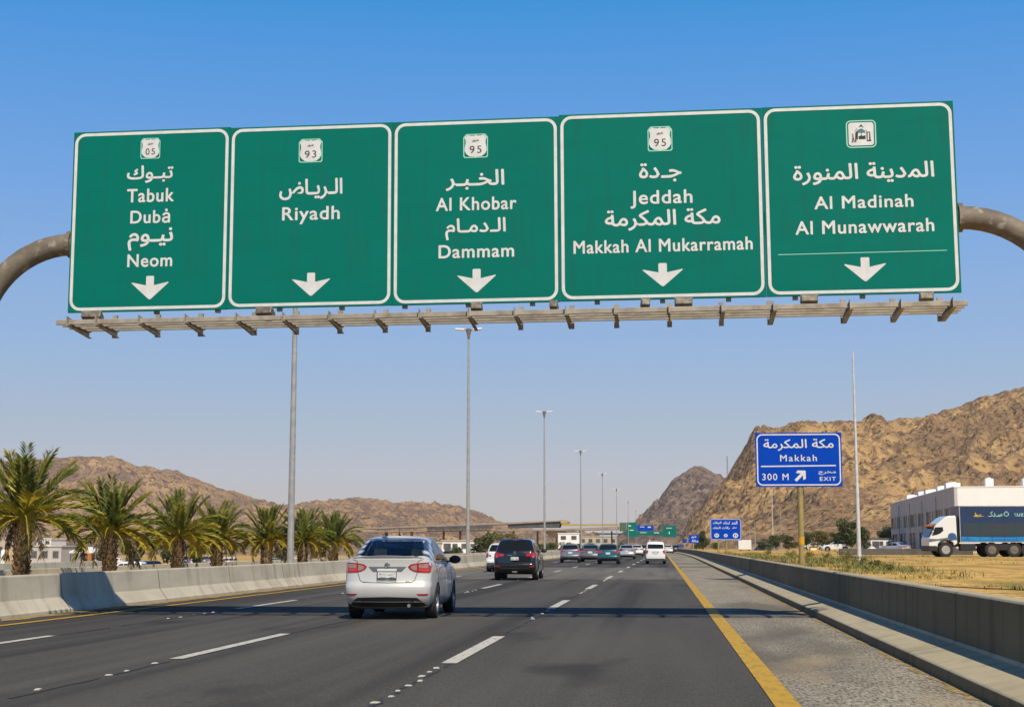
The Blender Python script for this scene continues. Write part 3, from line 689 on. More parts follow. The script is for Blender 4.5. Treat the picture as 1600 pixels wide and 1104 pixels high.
# ------------------------------------------------------------------ far gantry over the road
Yf = 560
far = thing('sign_gantry', 'distant sign gantry over the road, its thin pipe bent down at the right end', 'sign gantry', (0, Yf, 0))
b = MB(); l0 = WY(930, 833.5, Yf); r0 = WY(1061, 834, Yf)
pp = [(l0.x, .5, 0), (l0.x, .5, l0.z)] + [(r0.x, .5, r0.z)] + [(r0.x + 1.6 * math.sin(R(a_)), .5, r0.z - 1.6 + 1.6 * math.cos(R(a_))) for a_ in (20, 45, 70, 90)] + [(r0.x + 1.6, .5, 0)]
b.tube(pp, .32, 8); b.build('pipe', M['dark_metal'], far, smooth=True)
def far_panel(x0, x1, t, u, m, label, dy=0.0, marks=()):
    f = SignFace(x0, x1, t, u, 'road_sign', label, 'road sign', 'panels of the distant gantry', Y=Yf + dy, roll=0.0)
    f.board(M[m], .2)
    for (a0, a1, c0, c1) in marks:
        b = MB(); q = f.L((a0 + a1) / 2, (c0 + c1) / 2); kk = f.k(a0, c0); flat(b, [(q[0] - (a1 - a0) / 2 * kk, q[1] - (c1 - c0) / 2 * kk), (q[0] + (a1 - a0) / 2 * kk, q[1] - (c1 - c0) / 2 * kk), (q[0] + (a1 - a0) / 2 * kk, q[1] + (c1 - c0) / 2 * kk), (q[0] - (a1 - a0) / 2 * kk, q[1] + (c1 - c0) / 2 * kk)], -.03, .02)
        b.build('lettering', M['sign_white'], f.root)
M['olive_sign'] = mat('olive_sign', (0.07, 0.12, 0.05), 0.6)
far_panel(968, 978.5, 816, 829.5, 'olive_sign', 'dull olive panel at the left end of the distant gantry', 6)
far_panel(979, 995, 815.5, 838.5, 'sign_green', 'tall green panel left of the blue panel on the distant gantry', 0, ((982, 986, 820, 822), (984, 990, 827, 828.5)))
far_panel(995.3, 1021, 820, 829, 'sign_blue', 'blue panel on the distant gantry', 0, ((1000, 1007, 822, 823.2), (1012, 1017, 822, 824)))
far_panel(995.3, 1035, 829.4, 836, 'sign_green', 'low green panel under the blue panel on the distant gantry', 0, ((1000, 1010, 831, 832), (1022, 1030, 831, 832.5)))
far_panel(1036, 1056.5, 820.5, 838.5, 'sign_green', 'green panel at the right end of the distant gantry, with a white stroke', 0, ((1045, 1046.6, 830, 834), (1041, 1050, 824, 825)))
# ------------------------------------------------------------------ hills
def rock_mat(name, tan, tan2, dark, dark_amt, sc):
    m = mat(name, tan, 0.97, col2=tan2, scale=sc * .35, lo=0.38, hi=0.62, bump=1.0, bscale=sc * 4, bdist=3.0, spec=0.05)
    add_layer(m, dark, sc * .22, 0.47, 0.60, amount=dark_amt * .8, detail=9, seedoff=31)
    add_layer(m, dark, sc * 1.6, 0.50, 0.60, amount=dark_amt, detail=8, seedoff=3)
    add_layer(m, tuple(c * .35 for c in dark), sc * 3.0, .36, .14, amount=.85, vor=True, seedoff=41)
    add_layer(m, tuple(c * .42 for c in dark), sc * 6, 0.58, 0.70, amount=0.8, detail=6, seedoff=11, stretch=(1, 1, .6))
    add_layer(m, tuple(min(.6, c * 1.25) for c in tan2), sc * 7.5, 0.60, 0.72, amount=0.6, detail=5, seedoff=21)
    return m
def lerp_pts(pts, x):
    if x <= pts[0][0]: return pts[0][1]
    for (a, b), (c, d) in zip(pts, pts[1:]):
        if x <= c: return b + (d - b) * (x - a) / (c - a)
    return pts[-1][1]
def hill(name, ridge, Yr, Yf, Yb, m, nx, ny, seed, rough=1.0, zfoot=0.0, p=1.1):
    """ridge: pixels of the skyline, stood at distance Yr; the slope falls to the plain at Yf (near) and Yb (far)"""
    R3 = [WY(px, py, Yr) for px, py in ridge]
    prof = [(v.x, v.z) for v in R3]; xa, xb = prof[0][0], prof[-1][0]
    mpp = Yr / F
    def crag(x): return (noise.fractal(Vector((x / (mpp * 22), seed * 7.3, .5)), .8, 2.0, 5)) * 3.6 * mpp
    off = Vector((seed * 31.7, seed * 17.3, seed * 5.1)); b = MB()
    hmax = max(z for _, z in prof)
    for j in range(ny + 1):
        t = j / ny
        y = Yf + (Yr - Yf) * (t / .7) if t < .7 else Yr + (Yb - Yr) * ((t - .7) / .3)
        for i in range(nx + 1):
            x = xa + (xb - xa) * i / nx; h = max(0, lerp_pts(prof, x) - zfoot); h = max(0, h + crag(x) * min(1, h / (12 * mpp)))
            wy = noise.noise(Vector((x * .006, y * .004, seed))) * .10
            u = (y - Yf) / (Yr - Yf) if y < Yr else 1 - (y - Yr) / (Yb - Yr)
            u = min(1, max(0, u + wy * (4 * u * (1 - u)) if 0 < u < 1 else u))
            s = u ** p
            q = Vector((x, y, 0)) + off
            gl = noise.ridged_multi_fractal(q * .011, 1.0, 2.2, 5, 1.0, 2.0) - 1.1
            fn = noise.fractal(q * .05, 0.9, 2.1, 5)
            bd = 1.2 * abs(noise.noise(q * .11)) + .6 * abs(noise.noise(q * .26))
            env = min(1, 3.0 * u) * (0.35 if u > .93 else 1.0)
            z = zfoot + h * s + rough * env * min(1, h / 12) * (gl * hmax * .075 + fn * hmax * .045 + (bd - .35) * 4.2)
            b.v.append(Vector((x, y, z if u > 0 else zfoot - 3)))
    for j in range(ny):
        for i in range(nx):
            k = j * (nx + 1) + i; b.f.append((k, k + 1, k + nx + 2, k + nx + 1)); b.m.append(0)
    o = b.build(name, m, fix=False, smooth=True)
    return struct(o)
M['rock_warm'] = rock_mat('warm_rock', (0.40, 0.25, 0.115), (0.53, 0.345, 0.16), (0.20, 0.13, 0.085), 0.9, 0.10)
M['rock_brown'] = rock_mat('brown_rock', (0.235, 0.165, 0.12), (0.33, 0.235, 0.165), (0.115, 0.088, 0.078), 0.85, 0.07)
M['rock_left'] = rock_mat('left_rock', (0.35, 0.225, 0.13), (0.46, 0.305, 0.16), (0.185, 0.13, 0.105), 0.95, 0.08)
hill('hill', [(1046, 857), (1058, 848), (1068, 835), (1080, 815), (1092, 799), (1107, 778), (1121, 758), (1134, 741), (1147, 722), (1158, 706), (1165, 693), (1176, 684), (1190, 672), (1205, 665), (1222, 663), (1245, 662), (1265, 659), (1285, 663), (1310, 661), (1345, 660), (1380, 660), (1410, 656), (1440, 652), (1465, 644), (1490, 636), (1510, 629), (1540, 618), (1565, 608), (1600, 596), (1680, 575), (1800, 560)],
     760, 330, 1250, M['rock_warm'], 330, 170, 1, 1.0, 0.3)
hill('hill', [(925, 858), (945, 854), (960, 848), (975, 843), (988, 832), (1000, 812), (1015, 795), (1030, 777), (1045, 757), (1058, 745), (1070, 736), (1085, 730), (1098, 730), (1112, 734), (1124, 741), (1140, 750), (1165, 745), (1200, 750), (1260, 780), (1330, 830)],
     1500, 900, 2300, M['rock_brown'], 230, 130, 2, 1.2, 0.0)
hill('hill', [(-260, 760), (-180, 735), (-100, 722), (-40, 719), (20, 720), (60, 717), (100, 714), (130, 713), (150, 712), (170, 714), (195, 722), (215, 727), (240, 733), (262, 735), (290, 740), (315, 752), (335, 763), (350, 772), (370, 779), (400, 783), (440, 790), (480, 800), (540, 820), (620, 850)],
     1250, 520, 2200, M['rock_left'], 300, 150, 3, 1.15, -2.4)
hill('hill', [(380, 830), (420, 812), (460, 803), (490, 793), (510, 786), (530, 780), (548, 777), (565, 775), (580, 777), (600, 783), (620, 784), (650, 784), (680, 786), (705, 785), (720, 789), (740, 797), (755, 803), (772, 812), (800, 822), (840, 828), (880, 830), (930, 838), (970, 850)],
     1500, 560, 2400, M['rock_left'], 280, 150, 4, 1.1, -2.4)

# ------------------------------------------------------------------ trees
def leaf_cloud(b, c, r, n, size, mi_w, rnd, flat_=0.0):
    for _ in range(n):
        while True:
            d = Vector((rnd.uniform(-1, 1), rnd.uniform(-1, 1), rnd.uniform(-1, 1)))
            if .25 < d.length < 1: break
        p = Vector(c) + Vector((d.x * r[0], d.y * r[1], d.z * r[2]))
        a = Vector((rnd.uniform(-1, 1), rnd.uniform(-1, 1), rnd.uniform(-.6, .6))).normalized(); q = a.cross(Vector((rnd.uniform(-1, 1), rnd.uniform(-1, 1), rnd.uniform(-1, 1)))).normalized()
        s = size * rnd.uniform(.6, 1.4)
        b.add([p - a * s, p + q * s * .55, p + a * s, p - q * s * .55], [(0, 1, 2, 3)], rnd.choices(range(len(mi_w)), mi_w)[0])
def tree(px, pyb, pyt, s, zb, name, label, w=1.0, mix=(5, 4, 1), group=None, seed=0, hs=1.0, trunk=.3, lobes=13, cat='tree'):
    """a leafy tree or bush: s pixels per metre where it stands"""
    rnd = random.Random(seed + int(px)); base = AT(px, 852, F / s); h = (CAMZ - (pyt - 852) / s - zb) * (1 + (hs - 1) * .5); w = w * hs
    o = thing(name, label, cat, (base.x, base.y, zb), 0, group)
    tb = MB(); th = h * trunk
    tb.tube([(0, 0, -.3), (.03 * h, 0, th * .5), (0, .02 * h, th), (.02 * h, 0, h * .75)], [h * .035, h * .028, h * .022, h * .008], 7)
    for k in range(5):
        a = k * 1.3 + rnd.random(); tb.tube([(0, .02 * h, th * rnd.uniform(.6, 1.1)), (math.cos(a) * h * .16 * w, math.sin(a) * h * .16 * w, h * .55), (math.cos(a) * h * .28 * w, math.sin(a) * h * .28 * w, h * .75)], [h * .014, h * .01, h * .004], 5)
    tb.build('trunk', M['wood'], o, smooth=True)
    cb = MB()
    for k in range(lobes):
        a = rnd.uniform(0, 6.28); rr = rnd.uniform(0, .34) * h * w; zz = th * .5 + (h - th * .5) * rnd.uniform(.10, .86); r = h * rnd.uniform(.14, .27)
        leaf_cloud(cb, (math.cos(a) * rr, math.sin(a) * rr, zz), (r * w, r * w, r * .8), 260, h * .034, mix, rnd)
    cb.build('crown', [M['leaf_a'], M['leaf_b'], M['leaf_c']], o, fix=False)
    return o
BL = 'bushes and trees beyond the left barrier'
tl = [(712, 866, 852, 15, -.6, 'bush', 'small dense green bush beside the white building, left of a thin lamp post', 1.3, (5, 5, 0)),
      (752, 866, 834, 11, -.8, 'tree', 'wide green tree right above the white car half hidden by the black car', 1.0, (5, 5, 1)),
      (768, 866, 832, 9, -.8, 'tree', 'olive-green tree behind the roof of the black car, left of the ochre tree', 1.0, (3, 5, 3)),
      (800, 866, 827, 8, -.8, 'tree', 'broad ochre tree rising above the roof of the black car', 1.3, (0, 2, 8)),
      (842, 866, 846, 9, -.5, 'bush', 'low green bush between the black car and the third lamp post', 1.4, (5, 5, 1)),
      (862, 866, 846, 9, -.5, 'bush', 'low green bush just right of the third lamp post', 1.4, (5, 4, 1)),
      (884, 865, 846, 8, -.4, 'bush', 'low green bush above the blue-grey hatchback', 1.5, (6, 4, 0)),
      (903, 865, 847, 8, -.4, 'bush', 'low dark green bush at the foot of the fourth lamp post', 1.5, (6, 3, 0)),
      (922, 865, 848, 8, -.4, 'bush', 'low green bush above the dark grey sedan', 1.5, (5, 4, 0)),
      (969, 866, 847, 9, -.3, 'bush', 'small yellowish bush between the teal car and the silver sedan ahead', .8, (0, 3, 6)),
      (207, 878, 832, 12, -2, 'tree', 'dark slim green tree right of the second palm', .6, (7, 2, 0)),
      (166, 878, 836, 12, -2, 'tree', 'dark green tree directly behind the second palm', .6, (7, 2, 0)),
      (262, 878, 845, 10, -2, 'tree', 'dark green tree left of the third palm', .8, (7, 3, 0)),
      (310, 876, 842, 10, -2, 'tree', 'green tree between the third and the fourth palm', .9, (6, 4, 0)),
      (440, 872, 846, 10, -2, 'tree', 'green tree between the fifth palm and the nearest lamp post', .9, (5, 4, 1))]
for i, (px, b_, t_, s, zb, nm, lb, w, mx) in enumerate(tl): tree(px, b_, t_, s, zb, nm, lb, w, mx, BL, seed=i, trunk=.15 if nm == 'bush' else .3, cat=nm)
BR = 'bushes and trees beyond the right barrier'
tl = [(1098, 860, 832, 8, .6, 'tree', 'tall olive bush-like tree between the two mid-distance blue signs', .62, (3, 6, 1)),
      (1088, 860, 845, 8, .6, 'bush', 'low green bush left of the tall olive tree, under the small blue sign', 1.2, (4, 5, 1)),
      (1118, 860, 848, 8, .6, 'bush', 'low dark bush behind the posts of the blue sign with Arabic script', 1.3, (5, 4, 1)),
      (1194, 860, 843, 9, .6, 'bush', 'dark bush just right of the white box trailer', 1.2, (7, 2, 0)),
      (1212, 860, 838, 9, .6, 'tree', 'small green tree near the foot of the thin white mast', .9, (4, 5, 1)),
      (1232, 860, 836, 9, .6, 'tree', 'yellow-green tree just left of the ochre sign post', .9, (2, 6, 2)),
      (1260, 860, 835, 9, .6, 'tree', 'green tree directly right of the ochre sign post', .8, (6, 4, 0)),
      (1284, 858, 828, 9, .6, 'tree', 'sparse brownish tree between the ochre post and the dark tree', .9, (1, 3, 6)),
      (1304, 860, 834, 11, .6, 'tree', 'dark squat tree right of the car behind the low wall', .8, (8, 1, 0)),
      (1324, 858, 815, 11, .6, 'tree', 'tallest dark green tree, left of the white pole', .75, (6, 4, 0)),
      (1349, 858, 828, 11, .6, 'tree', 'green tree directly right of the white pole', .6, (5, 5, 1)),
      (1386, 856, 822, 9, .6, 'tree', 'green tree at the left corner of the two-storey building', .8, (6, 4, 0))]
for i, (px, b_, t_, s, zb, nm, lb, w, mx) in enumerate(tl): tree(px, b_, t_, s, zb, nm, lb, w, mx, BR, seed=40 + i, hs=1.25, trunk=.15 if nm == 'bush' else .3, cat=nm)

# ------------------------------------------------------------------ date palms in the central strip
def palm(px, ztop, zcrown, dia, label, seed, X=-14.8, R0=1.75, dry=5):
    rnd = random.Random(seed)
    d = ray(px, 852); y = X / d.x * d.y
    o = thing('date_palm', label, 'palm', (X, y, 0), rnd.uniform(0, 6), 'date palms in a row behind the left barrier')
    r = dia / 2; t = MB()
    t.tube([(0, 0, -.2), (0, 0, .3), (.01, 0, zcrown * .5), (0, .01, zcrown * .85), (0, 0, zcrown)], [r * 1.0, r * .92, r * .88, r * .95, r * 1.05], 14)
    trunk = t.build('trunk', M['bark'], o, smooth=True)
    lb = MB(); k = 0; z = .15
    while z < zcrown - .02:
        n = 9
        for j in range(n):
            a = 2 * math.pi * (j + .5 * (k % 2)) / n + rnd.uniform(-.08, .08); rr = r * (.9 + .12 * z / zcrown)
            c = Vector((math.cos(a) * rr, math.sin(a) * rr, z + rnd.uniform(-.02, .02))); u = Vector((-math.sin(a), math.cos(a), 0)); n_ = Vector((math.cos(a), math.sin(a), 0))
            w = r * .30; e = rnd.uniform(.035, .075)
            lb.add([c - u * w, c + u * w, c + u * w * .5 + Vector((0, 0, .11)) + n_ * e, c - u * w * .5 + Vector((0, 0, .11)) + n_ * e, c + Vector((0, 0, .13))], [(0, 1, 2, 3), (3, 2, 4), (0, 3, 4), (1, 4, 2)], rnd.choices((0, 1), (4, 6))[0])
        z += .115; k += 1
    lb.build('leaf_bases', [M['bark'], M['bark_scale']], trunk, fix=False)
    cr = MB(); L0 = (ztop - zcrown)
    N = 46
    for i in range(N):
        q = (i + rnd.random()) / N
        el = R(87 - 104 * q ** 1.0 + rnd.uniform(-7, 7)); az = i * 2.39996 + rnd.uniform(-.25, .25)
        L = R0 * rnd.uniform(.85, 1.1) * (1.0 if q < .8 else .82)
        if el > R(58): L = L0 * rnd.uniform(.9, 1.06)
        mi = rnd.choices((0, 1, 2, 3), (7, 3, .2, 0) if q < .45 else (4, 5, 1.5, .1) if q < .75 else (1.2, 4, 5, 1.2))[0]
        n = 15; dirh = Vector((math.cos(az), math.sin(az), 0)); pos = Vector((0, 0, zcrown - .05)) + dirh * r * .6; pts = [pos.copy()]; e = el
        for k in range(n):
            e -= (R(58) + R(20) * (1 - q)) / n * (k / n * 1.5 + .12) * (1.0 if el < R(52) else .4)
            pos = pos + (dirh * math.cos(e) + Vector((0, 0, math.sin(e)))) * (L / n); pts.append(pos.copy())
        cr.tube(pts, [.022 * (1 - k / (n + 1)) + .004 for k in range(n + 1)], 4, 2 if q > .5 else 1, caps=False)
        side0 = dirh.cross(Vector((0, 0, 1)))
        M_ = 44
        for k in range(3, M_ + 1):
            f = k / M_ * n; a = min(int(f), n - 1); p = pts[a].lerp(pts[a + 1], f - a); tan = (pts[a + 1] - pts[a]).normalized(); up = side0.cross(tan).normalized()
            ll = (.16 + .15 * R0) * (math.sin(min(1, k / M_ * 1.25 + .12) * math.pi * .62) ** .8) * (1.15 - .55 * (k / M_) ** 3)
            for sg in (-1, 1):
                v = (tan * rnd.uniform(.75, 1.0) + side0 * sg * rnd.uniform(.5, .8) + up * rnd.uniform(.1, .5)).normalized() * ll * rnd.uniform(.8, 1.1)
                v.z -= .07 * ll; w = (tan * .5 + up * .5).normalized() * .024
                cr.add([p - w, p + v * .45 + w * .8 - w * 1.9 * 0, p + v + Vector((0, 0, -.10 * ll)), p + v * .45 - w * 1.1], [(0, 1, 2, 3)], mi)
    cr.build('crown', [M['frond_a'], M['frond_b'], M['frond_c'], M['frond_d']], o, fix=False)
    if dry:
        db = MB()
        for i in range(dry):
            az = rnd.uniform(0, 6.28); dirh = Vector((math.cos(az), math.sin(az), 0)); pts = [Vector((0, 0, zcrown - .1)) + dirh * r, Vector((0, 0, zcrown - .1)) + dirh * (r + .25)]
            for k in range(4): pts.append(pts[-1] + dirh * (.12 - .03 * k) + Vector((0, 0, -.13 - .03 * k)))
            db.tube(pts, [.03, .022, .018, .014, .01, .006], 4, caps=False)
            for k in range(1, 6):
                for _ in range(8):
                    p = pts[k]; v = Vector((rnd.uniform(-.1, .1), rnd.uniform(-.1, .1), -rnd.uniform(.15, .3))); db.add([p, p + v * .5 + Vector((.012, .012, 0)), p + v, p + v * .5 - Vector((.012, .012, 0))], [(0, 1, 2, 3)])
        db.build('dry_fronds', M['frond_d'], o, fix=False)
    return o
palm(35, 3.72, 2.08, .36, 'nearest and tallest date palm, cut by the left edge of the view', 11, R0=1.72, dry=6)
palm(172, 3.25, 1.86, .35, 'second date palm from the left, standing behind the shaded stretch of the barrier', 12, R0=1.36)
palm(278, 3.08, 1.72, .36, 'third date palm from the left, taller than the one on its right', 13, R0=1.28)
palm(339, 2.95, 1.64, .35, 'fourth date palm from the left, with a slim upright crown', 14, R0=1.14)
palm(417, 2.98, 1.6, .40, 'fifth date palm from the left, just before the nearest lamp post', 15, R0=1.14)
palm(473, 2.98, 1.6, .38, 'date palm half hidden behind the nearest lamp post', 16, R0=1.2)
palm(521, 2.95, 1.62, .40, 'last date palm of the row, just left of the silver sedan', 17, R0=1.34)
palm(491, 3.2, 1.6, .5, 'small far date palm between the nearest lamp post and the last palm of the row', 18, X=-25, R0=1.5, dry=0)
# ------------------------------------------------------------------ scrub on the shelf behind the right barrier
rnd = random.Random(77); gb = MB()
def tuft(x, y, h, n, mi, spread=.12):
    for _ in range(n):
        a = rnd.uniform(0, 6.28); p = Vector((x + rnd.gauss(0, spread), y + rnd.gauss(0, spread), .6)); hh = h * rnd.uniform(.5, 1.2); l = hh * rnd.uniform(.2, 1.3)
        t = p + Vector((math.cos(a) * l, math.sin(a) * l, hh)); m_ = (p + t) / 2 + Vector((0, 0, hh * .12)); w = Vector((-math.sin(a), math.cos(a), 0)) * (.006 + .010 * h) * (1 + y / 60)
        if min(p.x, t.x) < 3.76: continue
        gb.add([p - w, p + w, m_ + w * .8, m_ - w * .8, t], [(0, 1, 2, 3), (3, 2, 4)], mi)
for _ in range(1500):
    y = 24 + 130 * rnd.random() ** 1.5; x = 4.1 + abs(rnd.gauss(0, 1.0)) * (1 + y / 60)
    if noise.noise(Vector((x * .5, y * .15, 3))) < -.02 + (0 if y > 35 else .2): continue
    tuft(x, y, rnd.uniform(.04, .15) * (1.1 if y > 45 else .7) * (2.0 if rnd.random() < .08 else 1), 16, rnd.choices((0, 1), (5, 5))[0], .28)
for px, py, n in ((1320, 876, 26), (1332, 872, 20), (1375, 889, 24), (1350, 885, 20), (1395, 893, 14), (1215, 873, 24), (1270, 875, 20), (1240, 870, 14), (1295, 880, 20)):
    c = G(px, py, .6)
    for _ in range(n): tuft(c.x + rnd.gauss(0, .5), c.y + rnd.gauss(0, 1.6), rnd.uniform(.08, .26), 16, rnd.choices((0, 1), (3, 7))[0], .25)
for _ in range(260):
    y = rnd.uniform(60, 125); x = rnd.uniform(5, 32)
    if noise.noise(Vector((x * .12, y * .12, 9))) < .05: continue
    tuft(x, y, rnd.uniform(.05, .14), 12, rnd.choices((0, 1), (7, 3))[0], .3)
go = gb.build('dry_grass', [M['dry_grass'], M['weed']], fix=False); struct(go, 'stuff')
go['label'] = 'dry yellow grass and green weeds along the top of the right barrier'
for k, (px, py, h, lb) in enumerate(((1519, 866, .85, 'tall green weed in front of the truck, left of its middle wheel'), (1532, 865, 1.05, 'tall pale weed before the middle wheel of the truck'), (1548, 864, .8, 'green weed right of the middle wheel of the truck'), (1588, 865, .8, 'green weed before the rear wheels of the truck'))):
    c = G(px, py, .6); o = thing('weed_plant', lb, 'weed', (c.x, c.y, .6), 0, 'weeds in front of the truck'); b = MB(); r2 = random.Random(k)
    for j in range(9):
        a = r2.uniform(0, 6.28); e = Vector((math.cos(a) * .3, math.sin(a) * .3, h * r2.uniform(.6, 1))); b.tube([(0, 0, 0), e * .5 + Vector((0, 0, .08)), e], [.012, .01, .004], 4)
        leaf_cloud(b, e * .75, (.14, .14, h * .25), 22, .07, (0, 1), r2)
    b.build('foliage', [M['weed'], M['leaf_b']], o, fix=False)
# extra scrub: low bushes dotted over the shelf, each with its own place
SC_ = 'low scrub bushes on the sand right of the barrier'
for i, (px, pyb, hpx, lb) in enumerate(((1345, 884, 16, 'green scrub bush at the foot of the white pole, on its right'), (1322, 879, 20, 'tall loose green weed bush left of the white pole'), (1390, 892, 12, 'low green scrub bush farthest right along the barrier top'), (1292, 874, 12, 'low yellow-green scrub bush midway between the ochre post and the white pole'),
                                        (1236, 871, 13, 'low green scrub bush left of the foot of the ochre post'), (1266, 872, 11, 'low green scrub bush right of the foot of the ochre post'), (1200, 867, 9, 'small scrub bush by the barrier below the left edge of the large blue sign'), (1368, 888, 14, 'wide green scrub bush between the white pole and the farthest right scrub'))):
    c = G(px, pyb, .6); s = F / ((c - EYE).dot(CR @ Vector((0, 0, -1)))); h = hpx / s; rn = random.Random(300 + i)
    o = thing('scrub_bush', lb, 'bush', (c.x, c.y, .58), rn.uniform(0, 6), SC_); b = MB(); t = MB()
    for k in range(16):
        a = rn.uniform(0, 6.28); e = Vector((math.cos(a) * h * rn.uniform(.2, .8), math.sin(a) * h * rn.uniform(.2, .8), h * rn.uniform(.5, 1.05))); t.tube([(0, 0, 0), e * .5 + Vector((0, 0, h * .1)), e], [.012, .009, .003], 4)
        leaf_cloud(b, e * .8, (h * .22, h * .22, h * .25), 34, .05 * max(.6, h), (5, 3, 3), rn)
    t.build('stems', M['dry_grass'], o, fix=False); b.build('foliage', [M['weed'], M['leaf_b'], M['dry_grass']], o, fix=False)
# ------------------------------------------------------------------ lamp posts on the central strip
def lamp_post(top_px, base_px, label, proto=[None]):
    s = (852 - top_px) / 15.05; c = AT(base_px, 852, F / s); X, y = c.x, c.y
    if proto[0] is None:
        o = thing('lamp_post', label, 'lamp post', (X, y, 0), 0, 'double-armed lamp posts on the central strip')
        b = MB(); b.tube([(0, 0, 0), (0, 0, 8), (0, 0, 16.2)], [.135, .10, .06], 12); b.build('pole', M['galv'], o, smooth=True, autosmooth=50)
        b = MB(); b.lathe([(.07, 15.7), (.13, 16.1), (.22, 16.40), (.06, 16.52)], n=12); b.build('hub', M['pipe'], o)
        for sg in (-1, 1):
            b = MB(); b.tube([(0, 0, 16.35), (sg * .35, 0, 16.42)], .03, 6); b.build('arm', M['galv'], o)
            b = MB(); b.box((sg * .62, 0, 16.43), (.66, .30, .13), rot=Matrix.Rotation(-sg * .08, 3, 'Y')); b.build('lamp_head', M['canvas'], o, bevel=.04)
        proto[0] = o
    else:
        o = copy_tree(proto[0]); o.location = (X, y, 0); o['label'] = label
    return o
for t, bp, lb in ((206, 454, 'nearest lamp post, a thick grey pole that passes up behind the Riyadh panel'), (510, 731, 'second lamp post, with its twin lamps just below the walkway of the gantry'), (642, 851, 'third lamp post, behind the right side of the black car'), (704, 908, 'fourth lamp post, above the dark grey sedan'),
              (740, 942, 'fifth lamp post, above the teal car'), (764, 964, 'sixth lamp post, above the small silver sedan'), (783, 982, 'seventh lamp post, thin and faint, rising behind the distant green signs'), (797, 994, 'farthest and faintest lamp post, just left of the brown hill')): lamp_post(t, bp, lb)
# ------------------------------------------------------------------ masts and poles on the right
def mast(name, px, pyb, pyt, s, zb, r0, r1, label, m, group=None):
    c = AT(px, 852, F / s); h = (pyb - pyt) / s; o = thing(name, label, 'pole', (c.x, c.y, zb), 0, group)
    b = MB(); b.tube([(0, 0, -.3), (0, 0, h * .5), (0, 0, h)], [r0, (r0 + r1) / 2, r1], 12); p = b.build('pole', m, o, smooth=True, autosmooth=50)
    b = MB(); b.box((0, 0, .02), (r0 * 4, r0 * 4, .06)); b.build('base_plate', m, o)
    return o
mast('flag_pole', 1342, 880, 545, 35, .6, .10, .035, 'tall white tapered pole standing in the grass right of the large blue exit sign', M['white_pole'])
MG = 'thin masts at the foot of the right hill'
for px, b_, t_, lb in ((1208, 859, 766, 'tallest thin white mast, below the lower left corner of the large blue sign'), (1221, 858, 795, 'thin grey mast right of the tallest thin mast'), (1172, 858, 822, 'thin grey mast right of the blue sign with Arabic script'), (1180, 858, 815, 'thin grey mast above the white box trailer'), (1377, 852, 818, 'dark thin mast left of the two-storey building')):
    mast('mast', px, b_, t_, 8, .6, .10, .05, lb, M['white_pole'] if 'white mast' in lb else M['galv'], MG)
# radio mast on the hill
c = WY(1136.5, 742, 900); o = thing('radio_mast', 'thin lattice radio mast on the skyline between the two right hills', 'mast', (c.x, c.y, 40))
b = MB(); h = WY(1136.5, 712, 900).z - 40
for a in (0, 2.09, 4.19): b.tube([(math.cos(a) * .6, math.sin(a) * .6, 0), (math.cos(a) * .15, math.sin(a) * .15, h)], .08, 4)
for k in range(14):
    z0, z1 = h * k / 14, h * (k + 1) / 14; r0, r1 = .6 - .45 * k / 14, .6 - .45 * (k + 1) / 14
    for a, e in ((0, 2.09), (2.09, 4.19), (4.19, 0)): b.tube([(math.cos(a) * r0, math.sin(a) * r0, z0), (math.cos(e) * r1, math.sin(e) * r1, z1)], .05, 3)
b.build('lattice', M['dark_metal'], o)

# ------------------------------------------------------------------ buildings
def block(x0, x1, y0, y1, z0, z1, m, root, name='wall', bevel=0):
    b = MB(); b.box(((x0 + x1) / 2, (y0 + y1) / 2, (z0 + z1) / 2), (x1 - x0, y1 - y0, z1 - z0)); return b.build(name, m, root, bevel=bevel)
# two-storey building on the right
s_near = 12.9; Yn = 174.5
pc = AT(1490.5, 762, F / s_near); Xn, Ytn = pc.x, pc.y; ztop = AT(1490.5, 761, F / s_near).z
pf = AT(1391, 786, F / 9.15)
ang = math.atan2(pf.x - Xn, pf.y - Ytn); Lf = math.hypot(pf.x - Xn, pf.y - Ytn); zf = AT(1391, 786, F / 9.15).z
o = thing('building', 'two-storey white building with a windowed grey side, behind the truck', 'building', (Xn, Ytn, .5), -ang)
H = ztop - .5; D = 40
def wall_box(b, x0, x1, y0, y1, z0, z1): b.box(((x0 + x1) / 2, (y0 + y1) / 2, (z0 + z1) / 2), (x1 - x0, y1 - y0, z1 - z0))
bayw = Lf / 8.0
b = MB()
# left facade as piers, spandrels and a parapet with real openings
zu0, zu1, zl0, zl1 = H * .46, H * .70, H * .03, H * .35
wall_box(b, 0, .35, 0, Lf, zu1, H); wall_box(b, 0, .35, 0, Lf, zl1, zu0); wall_box(b, 0, .35, 0, Lf, -.8, zl0)
npier = 9
edges = [0.0]
for k in range(8):
    y0 = k * bayw; open0 = y0 + bayw * (.10 if k % 3 else .26); open1 = y0 + bayw * .96
    wall_box(b, 0, .35, edges[-1], open0, zu0, zu1); edges.append(open1)
wall_box(b, 0, .35, edges[-1], Lf, zu0, zu1)
e2 = 0.0
for k in range(6):
    y0 = k * Lf / 6; wall_box(b, 0, .35, e2, y0 + Lf / 6 * .18, zl0, zl1); e2 = y0 + Lf / 6 * .9
wall_box(b, 0, .35, e2, Lf, zl0, zl1)
b.build('side_wall', M['render_grey'], o)
b = MB(); wall_box(b, .36, D, 0, .35, -.8, H); wall_box(b, D - .35, D, .36, Lf, -.8, H); wall_box(b, .36, D - .36, Lf - .35, Lf, -.8, H); b.build('front_wall', M['render_white'], o)
b = MB(); wall_box(b, .36, D - .36, .36, Lf - .36, H - 1.0, H - .8); b.build('roof', M['render_white'], o)
